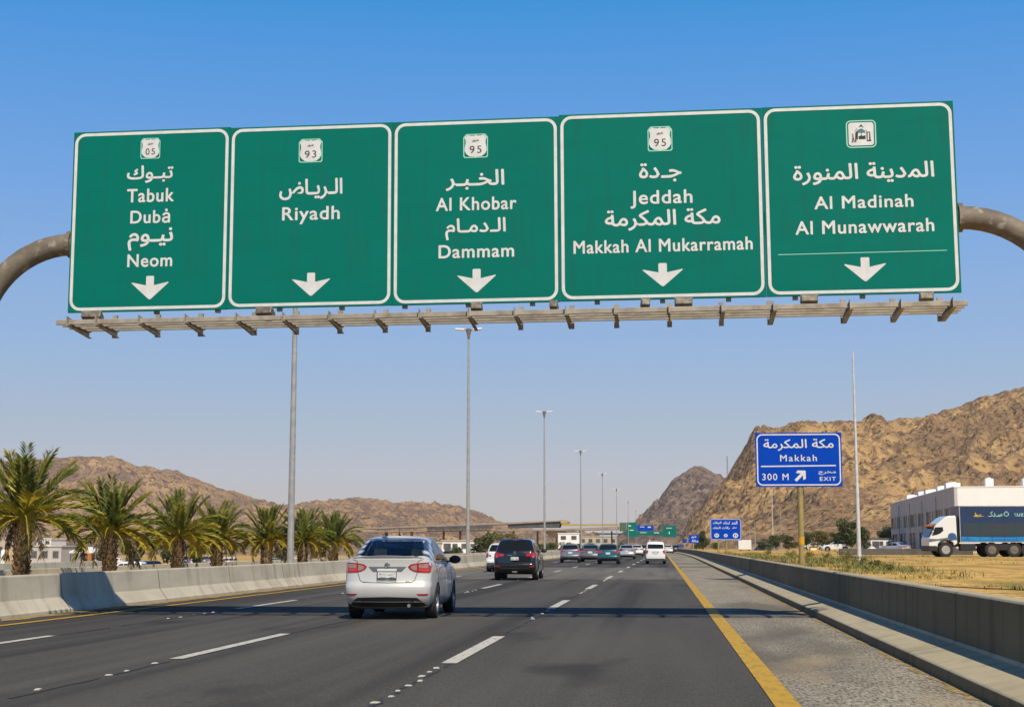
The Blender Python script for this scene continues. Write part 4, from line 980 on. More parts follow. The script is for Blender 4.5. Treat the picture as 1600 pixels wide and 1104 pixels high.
b = MB(); wall_box(b, -.06, D + .06, -.06, .42, H + .003, H + .12); wall_box(b, -.06, .42, .423, Lf + .06, H + .003, H + .12); b.build('coping', M['render_white'], o)
for k in range(8):
    y0 = k * bayw + bayw * (.10 if k % 3 else .26); y1 = k * bayw + bayw * .96; n = 3
    b = MB(); t = .07
    wall_box(b, .14, .20, y0, y1, zu0, zu0 + t); wall_box(b, .14, .20, y0, y1, zu1 - t, zu1)
    for j in range(n + 1): yy_ = y0 + (y1 - y0 - t) * j / n; wall_box(b, .145, .205, yy_, yy_ + t, zu0 + t, zu1 - t)
    w = b.build('window', M['galv'], o); b = MB(); wall_box(b, .21, .24, y0, y1, zu0, zu1); b.build('pane', M['window_dark'], w)
    b = MB(); wall_box(b, -.10, -.003, y0 - .1, y1 + .1, zu0 - .14, zu0 - .02); b.build('sill', M['render_grey'], w)
e2 = 0
for k in range(6):
    y0 = k * Lf / 6 + Lf / 6 * .18; y1 = k * Lf / 6 + Lf / 6 * .9
    b = MB(); t = .1; wall_box(b, .14, .20, y0, y1, zl1 - t, zl1)
    for j in range(3): yy_ = y0 + (y1 - y0 - t) * j / 2; wall_box(b, .145, .205, yy_, yy_ + t, zl0, zl1 - t)
    w = b.build('shop_front', M['dark_metal'], o); b = MB(); wall_box(b, .21, .24, y0, y1, zl0, zl1); b.build('pane', M['window_dark'], w)
for k in range(4):
    y0 = Lf * (.22 + .2 * k); b = MB(); b.tube([(-.08, y0, .2), (-.08, y0, H * .92)], .06, 6); b.build('drainpipe', M['render_grey'], o)
for i, (x, y, w, h) in enumerate(((1.5, Lf * .55, 1.8, .9), (1.5, Lf * .42, 2.2, .8), (1.5, Lf * .28, 1.6, .9), (1.5, Lf * .16, 1.8, 1.0), (1.4, Lf * .75, 1.6, .9), (4.6, 3.0, 1.0, 1.15), (9.0, 3.0, 1.0, 1.1))):
    b = MB(); wall_box(b, x - w / 2, x + w / 2, y - w / 2, y + w / 2, H - .8, H + h); b.tube([(x, y, H + h), (x, y, H + h + .12)], w * .3, 12); b.build('roof_unit', M['render_white'], o, bevel=.04)
# low wall before it
w0 = AT(1311, 866, F / 18); w1 = AT(1520, 866, F / 18)
b = MB(); b.box(((w0.x + w1.x) / 2, (w0.y + w1.y) / 2, .60 + .25), ((w1 - w0).length, .25, .6), rot=Matrix.Rotation(math.atan2(w1.y - w0.y, w1.x - w0.x), 3, 'Z'))
tag(b.build('boundary_wall', M['wall_dark'], bevel=.02), 'low grey boundary wall across the sand, left of the truck', 'wall')

def at_box(px0, px1, pyt, pyb, s, depth_m):
    """extent of a box whose front stands where one metre is s pixels"""
    a = AT(px0, pyb, F / s); c = AT(px1, pyt, F / s); return a, c
def simple_house(px0, px1, pyt, pyb, s, dep, m, label, wins=3, door=True, roof=None, name='building', cat='building', group=None, rz=0.0, zdrop=1.0):
    a, c = at_box(px0, px1, pyt, pyb, s, dep); w = (Vector((c.x, c.y, 0)) - Vector((a.x, a.y, 0))).length
    o = thing(name, label, cat, (a.x, a.y, a.z), math.atan2(c.y - a.y, c.x - a.x) + rz, group); h = c.z - a.z
    b = MB(); b.box((w / 2, dep / 2, h / 2 - zdrop / 2), (w, dep, h + zdrop)); b.build('wall', m, o, bevel=.03)
    b = MB(); b.box((w / 2, dep / 2, h + .1), (w + .3, dep + .3, .2)); b.build('roof', roof or m, o, bevel=.03)
    for k in range(wins):
        x = w * (k + .5) / wins; fw, fh = min(1.2, w / wins * .5), min(1.3, h * .4)
        b = MB(); b.box((x, -.02, h * .55), (fw + .16, .06, fh + .16)); f_ = b.build('window', M['galv'], o); b = MB(); b.box((x, -.06, h * .55), (fw, .03, fh)); b.build('pane', M['window_dark'], f_)
    if door:
        b = MB(); b.box((w * .08 + .5, -.03, min(1.05, h * .4)), (1.0, .06, min(2.1, h * .8))); b.build('door', M['dark_metal'], o)
    return o
LB = 'low buildings beyond the left barriers'
simple_house(44, 96, 854, 880, 9, 12, M['render_grey'], 'low pale grey building with a wide blank wall, right of the first palm', 3, False, group=LB)
simple_house(57, 80, 842, 853.5, 8, 8, M['render_white'], 'small white upper block standing behind the low pale grey building', 2, False, group=LB, zdrop=3)
simple_house(-60, 8, 842, 880, 8, 14, M['render_beige'], 'pale beige building at the far left edge of the view', 5, group=LB)
simple_house(690, 746, 845, 862, 10, 14, M['render_white'], 'low white building beyond the mirror of the silver sedan', 4, group=LB, roof=M['render_beige'])
simple_house(872, 905, 833.5, 847, 6.2, 12, M['render_white'], 'plain white box-like building below the yellow parapet', 2, False, group=LB, zdrop=5)
simple_house(905, 964, 838, 852, 4.8, 20, M['render_beige'], 'tan flat-roofed building left of the distant green signs', 5, False, group=LB, zdrop=4)
simple_house(640, 690, 848, 868, 10, 12, M['render_beige'], 'beige building partly hidden behind the roof of the silver sedan', 3, group=LB)
simple_house(590, 636, 855, 870, 10, 10, M['render_white'], 'small white building directly behind the silver sedan', 3, group=LB)
simple_house(1361, 1393, 842, 857, 10, 9, M['render_white'], 'low white house with a dark roof left of the two-storey building', 3, roof=M['dark_metal'])
# storage tanks and columns at the far left
for k, (px, t_, r_, lb, m) in enumerate(((14, 856, .75, 'tan cylindrical tank at the far left, beside the first palm', 'tan_render'), (21, 852, .7, 'taller tan cylindrical tank touching the first palm in view', 'tan_render'), (5, 858, .45, 'narrow white cylindrical tank at the far left edge', 'render_white'))):
    c = AT(px, 880, F / 9.5); o = thing('storage_tank', lb, 'tank', (c.x, c.y, c.z - .5)); h = AT(px, t_, F / 9.5).z - c.z + .5
    b = MB(); b.lathe([(r_, 0), (r_, h * .9), (r_ * .9, h * .95), (r_ * .3, h)], n=18); b.build('shell', M[m], o, smooth=True, autosmooth=35); b = MB(); b.lathe([(r_ * 1.03, h * .5), (r_ * 1.03, h * .54)], n=18, closed=False); b.build('hoop', M['galv'], o)
# open canopy with dark inside and an orange pillar
c0 = AT(110, 878, F / 10); c1 = AT(144, 878, F / 10)
o = thing('canopy', 'white-topped open canopy with dark inside and an orange end pillar, left of the second palm', 'canopy', (c0.x, c0.y, c0.z - .3)); w = (c1 - c0).length; h = AT(110, 861, F / 10).z - c0.z + .3
b = MB(); b.add([(-.2, -.2, h), (w + .2, -.2, h), (w + .2, 4.2, h), (-.2, 4.2, h), (w * .5, -.2, h + .7), (w * .5, 4.2, h + .7), (-.2, -.2, h - .25), (w + .2, -.2, h - .25), (w + .2, 4.2, h - .25), (-.2, 4.2, h - .25)], [(0, 4, 5, 3), (4, 1, 2, 5), (0, 1, 4), (3, 5, 2), (0, 6, 7, 1), (1, 7, 8, 2), (2, 8, 9, 3), (3, 9, 6, 0), (6, 9, 8, 7)]); b.build('roof', M['canvas'], o)
for x in (0, w * .5): b = MB(); b.box((x, 0, h / 2 - .13), (.12, .12, h - .26)); b.build('post', M['dark_metal'], o)
b = MB(); b.box((w - .3, 0, h / 2 - .13), (.55, .5, h - .26)); b.build('pillar', M['orange'], o, bevel=.02)
b = MB(); b.box((w / 2, 4.0, h / 2 - .13), (w, .1, h - .26)); b.build('back_panel', M['dark_metal'], o)
# skip with orange and blue ends between the barriers
c = AT(112, 886, F / 38); o = thing('traffic_barrier_block', 'low brown and blue plastic block lying before the farthest barrier', 'barrier block', (c.x, c.y, 0), .05)
for x, m in ((-.28, 'orange'), (.38, 'p_blue')): b = MB(); b.prism([(x - .33, -.2, 0), (x + .33, -.2, 0), (x + .33, -.1, .35), (x - .33, -.1, .35)], (0, .35, 0)); b.build('block', M[m], o, bevel=.03)

# ------------------------------------------------------------------ overpass crossing from the left
M['hazy_concrete'] = mat('haze_tinted_concrete', (0.33, 0.275, 0.22), 0.9, col2=(0.26, 0.215, 0.18), scale=.3)  # haze of the distance mixed into the concrete's own colour
Ys = 430; s_o = 2250 / (Ys * math.cos(YAW))
def ov(px, py, Y=Ys): return WY(px, py, Y)
o = thing('overpass', 'long dark-sided overpass on slim piers before the left hill, ending in a yellow parapet', 'overpass', (0, Ys, 0))
b = MB()
def slab(pts, y0, dy): b.prism([(p.x, y0, p.z) for p in pts], (0, dy, 0))
slab([ov(560, 824.5), ov(794, 815.5), ov(878, 812.5), ov(878, 814), ov(794, 818.5), ov(560, 826.5)][::-1], 0, 9); b.build('upper_deck', M['hazy_concrete'], o)
b = MB(); slab([ov(793, 818.3), ov(876, 813.8), ov(873, 823.5), ov(793, 824)][::-1], .5, 8); b.build('side_panel', M['dark_metal'], o)
b = MB(); slab([ov(668, 824), ov(700, 821.5), ov(768, 820.5), ov(768, 825.5), ov(690, 827), ov(668, 826.8)][::-1], -1.0, 1.2); b.build('dark_span', M['dark_metal'], o)
b = MB(); slab([ov(560, 829.5), ov(668, 828), ov(872, 826), ov(966, 822), ov(966, 827), ov(872, 828.5), ov(668, 829.7), ov(560, 831)][::-1], -.5, 9.6); b.build('lower_deck', M['hazy_concrete'], o)
b = MB(); slab([ov(878, 817.5), ov(905, 818.4), ov(966, 818), ov(966, 821), ov(905, 821.2), ov(878, 821.2)][::-1], -.6, .5); b.build('parapet', M['kerb_yellow'], o)
b = MB(); slab([ov(876, 811.5), ov(884, 812), ov(890, 815), ov(886, 817), ov(876, 817)][::-1], -.3, 6); b.build('end_block', M['tan_render'], o)
for px in (600, 640, 690, 716, 760, 800, 838, 868, 905, 955):
    p = ov(px, 829); b = MB(); b.box((p.x, 4, p.z / 2 - 1.5), (.35, 2.5, p.z + 3)); b.build('pier', M['rock_left'], o)
c = ov(866, 829)
b = MB(); b.prism([(c.x - 1.2, 2, c.z - 2.0), (c.x + 1.2, 2, c.z - 2.0), (c.x + 3.4, 2, c.z), (c.x - 3.4, 2, c.z)], (0, 4, 0)); b.build('pier_head', M['render_beige'], o)
# ------------------------------------------------------------------ vehicles: lofted bodies, everything on them laid onto the body surface
def half_outline(yr, yf, w, rx, ry, br, fx, fy, bf, n):
    out = []
    for i in range(8):
        x = (w - rx) * i / 7; out.append((x, yr + br * (x / w) ** 2))
    yc = yr + br * ((w - rx) / w) ** 2
    for i in range(1, 8):
        a = R(90 * i / 7); out.append((w - rx + rx * math.sin(a), yc + ry * (1 - math.cos(a))))
    y0 = yc + ry; yfc = yf - bf * ((w - fx) / w) ** 2; y1 = yfc - fy; ym = (yr + yf) / 2; L = yf - yr
    for i in range(1, n): y = y0 + (y1 - y0) * i / n; out.append((w, y))
    for i in range(7, 0, -1):
        a = R(90 * i / 7); out.append((w - fx + fx * math.sin(a), yfc - fy * (1 - math.cos(a))))
    for i in range(7, -1, -1):
        x = (w - fx) * i / 7; out.append((x, yf - bf * (x / w) ** 2))
    out = [(x * (1 - .07 * abs((y - ym) / (L / 2)) ** 4), y) for x, y in out]
    return out
def loft(rows, zfun, caps, corner, n=30):
    """rows: (z, w, yrear, yfront) upwards; caps: (shrink, rise) rows that close the top"""
    rings = []
    for z, w, yr, yf in rows: rings.append([(x, y, zfun(z, y)) for x, y in half_outline(yr, yf, w, *corner, n)])
    z, w, yr, yf = rows[-1]
    for k, dz in caps:
        ym = (yr + yf) / 2
        rings.append([(x * k, ym + (y - ym) * (1 - (1 - k) * .10), zfun(z, y) + dz) for x, y in half_outline(yr, yf, w, *corner, n)])
    N = len(rings[0]); vs = []; loopn = 2 * N - 2
    for r in rings:
        vs += [Vector(p) for p in r] + [Vector((-p[0], p[1], p[2])) for p in r[N - 2:0:-1]]
    fs = [(i * loopn + j, i * loopn + (j + 1) % loopn, (i + 1) * loopn + (j + 1) % loopn, (i + 1) * loopn + j) for i in range(len(rings) - 1) for j in range(loopn)]
    fs.append(tuple(range(loopn))[::-1])
    me = bpy.data.meshes.new('loft'); me.from_pydata([tuple(v) for v in vs], [], fs)
    bm = bmesh.new(); bm.from_mesh(me); bmesh.ops.remove_doubles(bm, verts=bm.verts, dist=1e-4); bmesh.ops.dissolve_degenerate(bm, edges=bm.edges, dist=1e-5)
    bmesh.ops.recalc_face_normals(bm, faces=bm.faces); bm.to_mesh(me); bm.free()
    return me
def pip(p, poly):
    x, y = p; c = False; n = len(poly)
    for i in range(n):
        x0, y0 = poly[i]; x1, y1 = poly[i - 1]
        if (y0 > y) != (y1 > y) and x < (x1 - x0) * (y - y0) / (y1 - y0) + x0: c = not c
    return c
def decal(bvh, poly, axis, name, m, parent, off=.004, res=.07):
    """a thin shell of the outline poly wrapped on the body. axis: 'rear' / 'front' use (x, z), 'right' / 'left' use (y, z)"""
    pts = []
    for i, a in enumerate(poly):
        c = poly[(i + 1) % len(poly)]; L = math.hypot(c[0] - a[0], c[1] - a[1]); k = max(1, int(L / res))
        pts += [(a[0] + (c[0] - a[0]) * j / k, a[1] + (c[1] - a[1]) * j / k) for j in range(k)]
    nb = len(pts); xs = [p[0] for p in pts]; ys = [p[1] for p in pts]
    gx = min(xs) + res * .5
    while gx < max(xs):
        gy = min(ys) + res * .5
        while gy < max(ys):
            if pip((gx, gy), poly) and min((gx - p[0]) ** 2 + (gy - p[1]) ** 2 for p in pts[:nb]) > (res * .35) ** 2: pts.append((gx, gy))
            gy += res
        gx += res
    r = delaunay_2d_cdt([Vector(p) for p in pts], [], [list(range(nb))], 1, 1e-5)
    V2, F2 = r[0], r[2]
    dr = {'rear': Vector((0, 1, 0)), 'front': Vector((0, -1, 0)), 'right': Vector((-1, 0, 0)), 'left': Vector((1, 0, 0))}[axis]
    vs = []
    for p in V2:
        og = Vector((p[0], -3, p[1])) if axis == 'rear' else Vector((p[0], 9, p[1])) if axis == 'front' else Vector((3 if axis == 'right' else -3, p[0], p[1]))
        h = bvh.ray_cast(og, dr)
        if h[0] is None:
            tgt = Vector((p[0], .3, p[1])) if axis == 'rear' else Vector((p[0], 4.2, p[1])) if axis == 'front' else Vector((.9 if axis == 'right' else -.9, p[0], p[1]))
            h = bvh.find_nearest(tgt)
        nn = h[1] if h[1].dot(dr) < 0 else -h[1]
        vs.append(h[0] + nn * off - dr * off * .3)
    cnt = {}
    for f in F2:
        for i in range(len(f)): e = tuple(sorted((f[i], f[(i + 1) % len(f)]))); cnt[e] = cnt.get(e, 0) + 1
    be = [e for e, k in cnt.items() if k == 1]
    b = MB(); k = len(vs); b.add(vs + [v + dr * .018 for v in vs], [tuple(f) for f in F2] + [(a, c, k + c, k + a) for a, c in be])
    return b.build(name, m, parent, smooth=True, autosmooth=45)
def strip(pl, w):
    """outline of a thin line along the points pl"""
    L = []; Rr = []
    for i, p in enumerate(pl):
        a = pl[max(i - 1, 0)]; c = pl[min(i + 1, len(pl) - 1)]; dx, dy = c[0] - a[0], c[1] - a[1]; l = math.hypot(dx, dy) or 1
        L.append((p[0] - dy / l * w / 2, p[1] + dx / l * w / 2)); Rr.append((p[0] + dy / l * w / 2, p[1] - dx / l * w / 2))
    return L + Rr[::-1]
_wheels = {}
def wheel(parent, x, y, r, w, side):
    key = (round(r, 3), round(w, 3), side)
    if key not in _wheels:
        b = MB(); hw = w / 2
        b.lathe([(r * .62, -hw), (r * .93, -hw), (r * .985, -hw * .8), (r, -hw * .5), (r, hw * .5), (r * .985, hw * .8), (r * .93, hw), (r * .62, hw)], 'x', 28, closed=True)
        t = b.mesh('wheel'); t.materials.append(M['tyre']); bm = bmesh.new(); bm.from_mesh(t); bmesh.ops.recalc_face_normals(bm, faces=bm.faces); bm.to_mesh(t); bm.free(); t.set_sharp_from_angle(angle=R(40))
        b = MB(); q = side * hw
        b.lathe([(r * .63, q * .95), (r * .60, q * .9), (r * .55, q * .5), (r * .55, -q * .9), (r * .63, -q * .95)], 'x', 24, closed=True)
        b.lathe([(r * .15, q * .35), (r * .15, q * .78), (r * .10, q * .85)], 'x', 12)
        for k in range(5):
            a = k * 2 * math.pi / 5; u = Vector((0, math.cos(a), math.sin(a))); v = Vector((0, -math.sin(a), math.cos(a))); s0, s1 = u * r * .12, u * r * .58; w0, w1 = r * .085, r * .11
            X0, X1 = Vector((q * .72, 0, 0)), Vector((q * .50, 0, 0))
            P = [s0 - v * w0, s0 + v * w0, s1 + v * w1, s1 - v * w1]; b.add([p + X0 for p in P] + [p + X1 for p in P], [(0, 1, 2, 3), (4, 5, 6, 7), (0, 1, 5, 4), (1, 2, 6, 5), (2, 3, 7, 6), (3, 0, 4, 7)])
        rm = b.mesh('rim'); rm.materials.append(M['rim']); bm = bmesh.new(); bm.from_mesh(rm); bmesh.ops.recalc_face_normals(bm, faces=bm.faces); bm.to_mesh(rm); bm.free()
        b = MB(); b.lathe([(r * .55, q * .1), (r * .55, q * .05)], 'x', 20); dk = b.mesh('brake_disc'); dk.materials.append(M['black_trim'])
        _wheels[key] = (t, rm, dk)
    t, rm, dk = _wheels[key]
    o = link('wheel', t, parent); o.location = (x, y, r); c = link('rim', rm, o); link('brake_disc', dk, o)
    return o
def vehicle(spec, pnt, name, label, cat, loc, rz, group=None, extra=None, detail=2, glass='glass'):
    o = thing(name, label, cat, loc, R(rz), group)
    sx, sy, sz = spec.get('scale', (1, 1, 1)); wr = spec['wheel_r']
    dk = spec['deck']; zs, zr = spec['zs'], spec['zr']
    def zf(z, y): return (z if z <= zs else zs + (z - zs) * (lerp_pts(dk, y) - zs) / (zr - zs))
    bme = loft(spec['body'], zf, [(.9, .012), (.6, .03), (.3, .038), (0, .04)], spec['bcorner'])
    cme = loft(spec['cabin'], lambda z, y: z, spec.get('cap', [(.75, .014), (.45, .024), (.2, .028), (0, .029)]), spec['ccorner'], 22)
    for me in (bme, cme):
        for v in me.vertices: v.co.x *= sx; v.co.y *= sy; v.co.z = v.co.z * sz
    def bv(*mes):
        V, P = [], []
        for me in mes:
            k = len(V); V += [v.co.copy() for v in me.vertices]; P += [tuple(i + k for i in p.vertices) for p in me.polygons]
        return BVHTree.FromPolygons(V, P)
    bvh = bv(bme, cme)
    # wheel wells cut out of the body
    ya, yb = spec['axles'][0] * sy, spec['axles'][1] * sy; hw = spec['track'] * sx
    cb = MB(); ra = wr * 1.13
    for y in (ya, yb):
        for sd in (-1, 1): cb.lathe([(ra, sd * (hw - .20)), (ra, sd * (hw + .5))], 'x', 32, c=(0, y, wr * 1.02))
    cutter = cb.build('cutter', M['black_trim'])
    body = link('body', bme); bme.materials.append(pnt); bme.materials.append(M['black_trim'])
    md = body.modifiers.new('cut', 'BOOLEAN'); md.operation = 'DIFFERENCE'; md.object = cutter; md.solver = 'EXACT'
    try: md.material_mode = 'TRANSFER'
    except Exception: pass
    bpy.context.view_layer.update(); dg = bpy.context.evaluated_depsgraph_get()
    nm = bpy.data.meshes.new_from_object(body.evaluated_get(dg)); body.modifiers.clear(); body.data = nm; nm.name = 'body'
    bpy.data.objects.remove(cutter)
    nm.polygons.foreach_set('use_smooth', [True] * len(nm.polygons)); nm.set_sharp_from_angle(angle=R(38))
    body.parent = o
    if spec.get('open'):
        # real window openings: the cabin faces under each pane are taken out
        bm = bmesh.new(); bm.from_mesh(cme); kill = []
        def shrink(P, k=.90): cx = sum(p[0] for p in P) / len(P); cy = sum(p[1] for p in P) / len(P); return [(cx + (p[0] - cx) * k, cy + (p[1] - cy) * k) for p in P]
        rw = [shrink([(p[0] * sx, p[1] * sz) for p in P], .97) for P in spec['rear_window']]; fw = [shrink([(p[0] * sx, p[1] * sz) for p in P], .97) for P in spec['windscreen']]; sw = [shrink([(p[0] * sy, p[1] * sz) for p in P], .95) for P in spec['side_windows']]
        for f in bm.faces:
            q = f.calc_center_median(); n_ = f.normal
            if n_.y < -.25 and any(pip((q.x, q.z), P) for P in rw) or n_.y > .25 and any(pip((q.x, q.z), P) for P in fw) or abs(n_.x) > .5 and any(pip((q.y, q.z), P) for P in sw): kill.append(f)
        bmesh.ops.delete(bm, geom=kill, context='FACES'); bm.to_mesh(cme); bm.free()
    cme.materials.append(pnt); cme.polygons.foreach_set('use_smooth', [True] * len(cme.polygons)); cab = link('cabin', cme, o)
    for sd, tr in ((-1, 'left'), (1, 'right')):
        for y in (ya, yb): wheel(o, sd * (hw - spec['tw'] / 2 + .005), y, wr, spec['tw'], sd)
    S2 = lambda P: [(p[0] * sx, p[1] * sz) for p in P]
    S3 = lambda P: [(p[0] * sy, p[1] * sz) for p in P]
    mir = lambda P: [(-a, c) for a, c in P]
    G_ = M[glass]
    for P in spec['rear_window']: w_ = decal(bvh, S2(P), 'rear', 'rear_window', G_, o)
    for P in spec.get('windscreen', []): decal(bvh, S2(P), 'front', 'windscreen', G_, o)
    for P in spec['side_windows']:
        for ax in ('right', 'left'): decal(bvh, S3(P), ax, 'side_window', G_, o)
    for P, m_ in spec['tail']:
        for Q in (P, mir(P)): decal(bvh, S2(Q), 'rear', 'tail_light', M[m_], o, .006, .05)
    for P, m_ in spec.get('tail_inner', []):
        for Q in (P, mir(P)): decal(bvh, S2(Q), 'rear', 'lamp_lens', M[m_], o, .010, .05)
    for P, nm_, m_ in spec.get('rear_parts', []): decal(bvh, S2(P), 'rear', nm_, M[m_] if isinstance(m_, str) else m_, o, .005, .06)
    if detail > 0:
        for P in spec.get('head', []):
            for Q in (P, mir(P)): decal(bvh, S2(Q), 'front', 'headlight', M['chrome'], o, .005)
        for P, nm_, m_ in spec.get('front_parts', []): decal(bvh, S2(P), 'front', nm_, M[m_], o, .005)
    if detail > 1:
        for pl in spec.get('side_lines', []):
            for ax in ('right', 'left'): decal(bvh, S3(strip(pl, .010)), ax, 'door_seam', M['gap'], o, .0025, .05)
        for pl in spec.get('rear_lines', []): decal(bvh, S2(strip(pl, .011)), 'rear', 'panel_seam', M['gap'], o, .0025, .05)
    for y in spec.get('handles', []) if detail > 1 else []:
        for sd in (-1, 1):
            h = bvh.ray_cast(Vector((sd * 3, y * sy, spec['hz'] * sz)), Vector((-sd, 0, 0)))
            b = MB(); b.box(h[0] + Vector((sd * .018, 0, 0)), (.03, .19, .032)); b.build('door_handle', pnt, o, bevel=.01)
    my, mz = spec['mirror']
    for sd in (-1, 1):
        h = bvh.ray_cast(Vector((sd * 3, my * sy, mz * sz)), Vector((-sd, 0, 0))); x = h[0].x if h[0] else sd * .85
        b = MB(); b.ball((x + sd * .17, my * sy, mz * sz + .04), (.125, .07, .085), 14, 8); b.box((x + sd * .04, my * sy, mz * sz), (.16, .05, .04)); b.build('mirror', M['black_trim'] if spec.get('dark_mirror') else pnt, o, smooth=True, autosmooth=40)
    # number plate
    if 'plate' in spec:
        px, pz, pw, ph = spec['plate']; h = bvh.ray_cast(Vector((0, -3, pz * sz)), Vector((0, 1, 0))); y = h[0].y - .03
        b = MB(); b.box((px, y, pz * sz), (pw, .022, ph)); pl = b.build('number_plate', M['plate'], o, bevel=.004)
        if detail > 1:
            b = MB(); ring(b, rrect(px - pw / 2, pz - ph / 2, px + pw / 2, pz + ph / 2, .01), rrect(px - pw / 2 + .012, pz - ph / 2 + .012, px + pw / 2 - .012, pz + ph / 2 - .012, .008), y - .015, .003); b.build('plate_frame', M['gap'], pl)
            b = MB(); put_text(b, '4767', px - pw * .23, pz - ph * .36, pw * .36, ph * .26, y - .0135, .0); put_text(b, '482', px + pw * .25, pz - ph * .36, pw * .3, ph * .26, y - .0135, .0)
            put_text(b, 'ا دنب', px + pw * .22, pz + ph * .02, pw * .34, ph * .3, y - .0135, .0, True); put_text(b, 'رسـط', px - pw * .23, pz + ph * .04, pw * .34, ph * .3, y - .0135, .0, True); b.build('lettering', M['black_trim'], pl, fix=False)
    if extra: extra(o, bvh, pnt)
    return o, bvh
SEDAN = dict(zs=.55, zr=1.115, wheel_r=.325, tw=.215, track=.865, axles=(.99, 3.66), mirror=(3.02, 1.02), dark_mirror=True, bcorner=(.34, .16, .10, .40, .30, .20), ccorner=(.20, .12, .07, .22, .2, .10),
    body=[(.20, .70, .36, 4.40), (.23, .78, .22, 4.52), (.32, .845, .08, 4.60), (.45, .87, .02, 4.64), (.57, .878, .0, 4.65), (.63, .88, .015, 4.65), (.665, .88, .055, 4.63), (.70, .882, .07, 4.60), (.85, .888, .085, 4.55), (.98, .878, .085, 4.48), (1.05, .855, .075, 4.42), (1.09, .825, .07, 4.38), (1.108, .79, .085, 4.34), (1.115, .74, .12, 4.28)],
    deck=[(0, 1.115), (.45, 1.10), (.9, 1.03), (1.4, 1.0), (2.6, .985), (3.4, .995), (4.1, .90), (4.66, .72)],
    cabin=[(.90, .815, .42, 3.75), (1.06, .80, .46, 3.52), (1.14, .775, .56, 3.32), (1.25, .725, .76, 3.02), (1.36, .668, .98, 2.74), (1.43, .622, 1.14, 2.56), (1.468, .575, 1.27, 2.42), (1.485, .52, 1.38, 2.32)],
    rear_window=[[(-.64, 1.165), (.64, 1.165), (.60, 1.28), (.535, 1.425), (.4, 1.437), (-.4, 1.437), (-.535, 1.425), (-.60, 1.28)]],
    windscreen=[[(-.66, 1.10), (.66, 1.10), (.54, 1.41), (-.54, 1.41)]],
    side_windows=[[(1.12, 1.105), (1.30, 1.27), (1.52, 1.385), (2.06, 1.41), (2.02, 1.065), (1.3, 1.085)], [(2.13, 1.41), (2.38, 1.39), (2.70, 1.26), (3.06, 1.06), (2.95, 1.04), (2.09, 1.06)]],
    tail=[([(.40, .955), (.46, .995), (.60, 1.018), (.80, 1.03), (.868, 1.02), (.872, .845), (.80, .835), (.60, .845), (.50, .87), (.43, .905)], 'red_lens')],
    tail_inner=[([(.455, .958), (.575, .993), (.575, .878), (.51, .893), (.46, .92)], 'clear_lens'), ([(.61, .995), (.78, 1.0), (.78, .925), (.61, .925)], 'clear_lens'), ([(.61, .91), (.80, .905), (.80, .87), (.61, .87)], 'bright_red_lens')],
    rear_parts=[([(-.37, .952), (.37, .952), (.28, .862), (-.28, .862)], 'plate_recess', 'p_grey'), ([(-.79, .225), (-.64, .36), (-.58, .40), (0, .415), (.58, .40), (.64, .36), (.79, .225)], 'rear_diffuser', 'black_trim'),
                ([(-.80, .468), (-.57, .468), (-.62, .440), (-.78, .436)], 'reflector', 'red_lens'), ([(.57, .468), (.80, .468), (.78, .436), (.62, .440)], 'reflector', 'red_lens')],
    front_parts=[([(-.5, .60), (.5, .60), (.45, .35), (-.45, .35)], 'grille', 'black_trim')], head=[[(.45, .66), (.80, .72), (.80, .60), (.5, .57)]],
    side_lines=[[(1.06, .42), (1.08, .75), (1.16, 1.05)], [(2.06, .30), (2.07, .7), (2.07, 1.04)], [(3.12, .30), (3.14, .7), (3.06, 1.0)], [(1.3, .27), (2.2, .255), (3.2, .27)]],
    rear_lines=[[(-.70, 1.085), (-.60, 1.05), (-.585, 1.02)], [(-.585, .85), (-.53, .70), (-.47, .672), (0, .662), (.47, .672), (.53, .70), (.585, .85)], [(.70, 1.085), (.60, 1.05), (.585, 1.02)]],
    handles=[1.36, 2.36], hz=.94, plate=(0, .832, .375, .175))
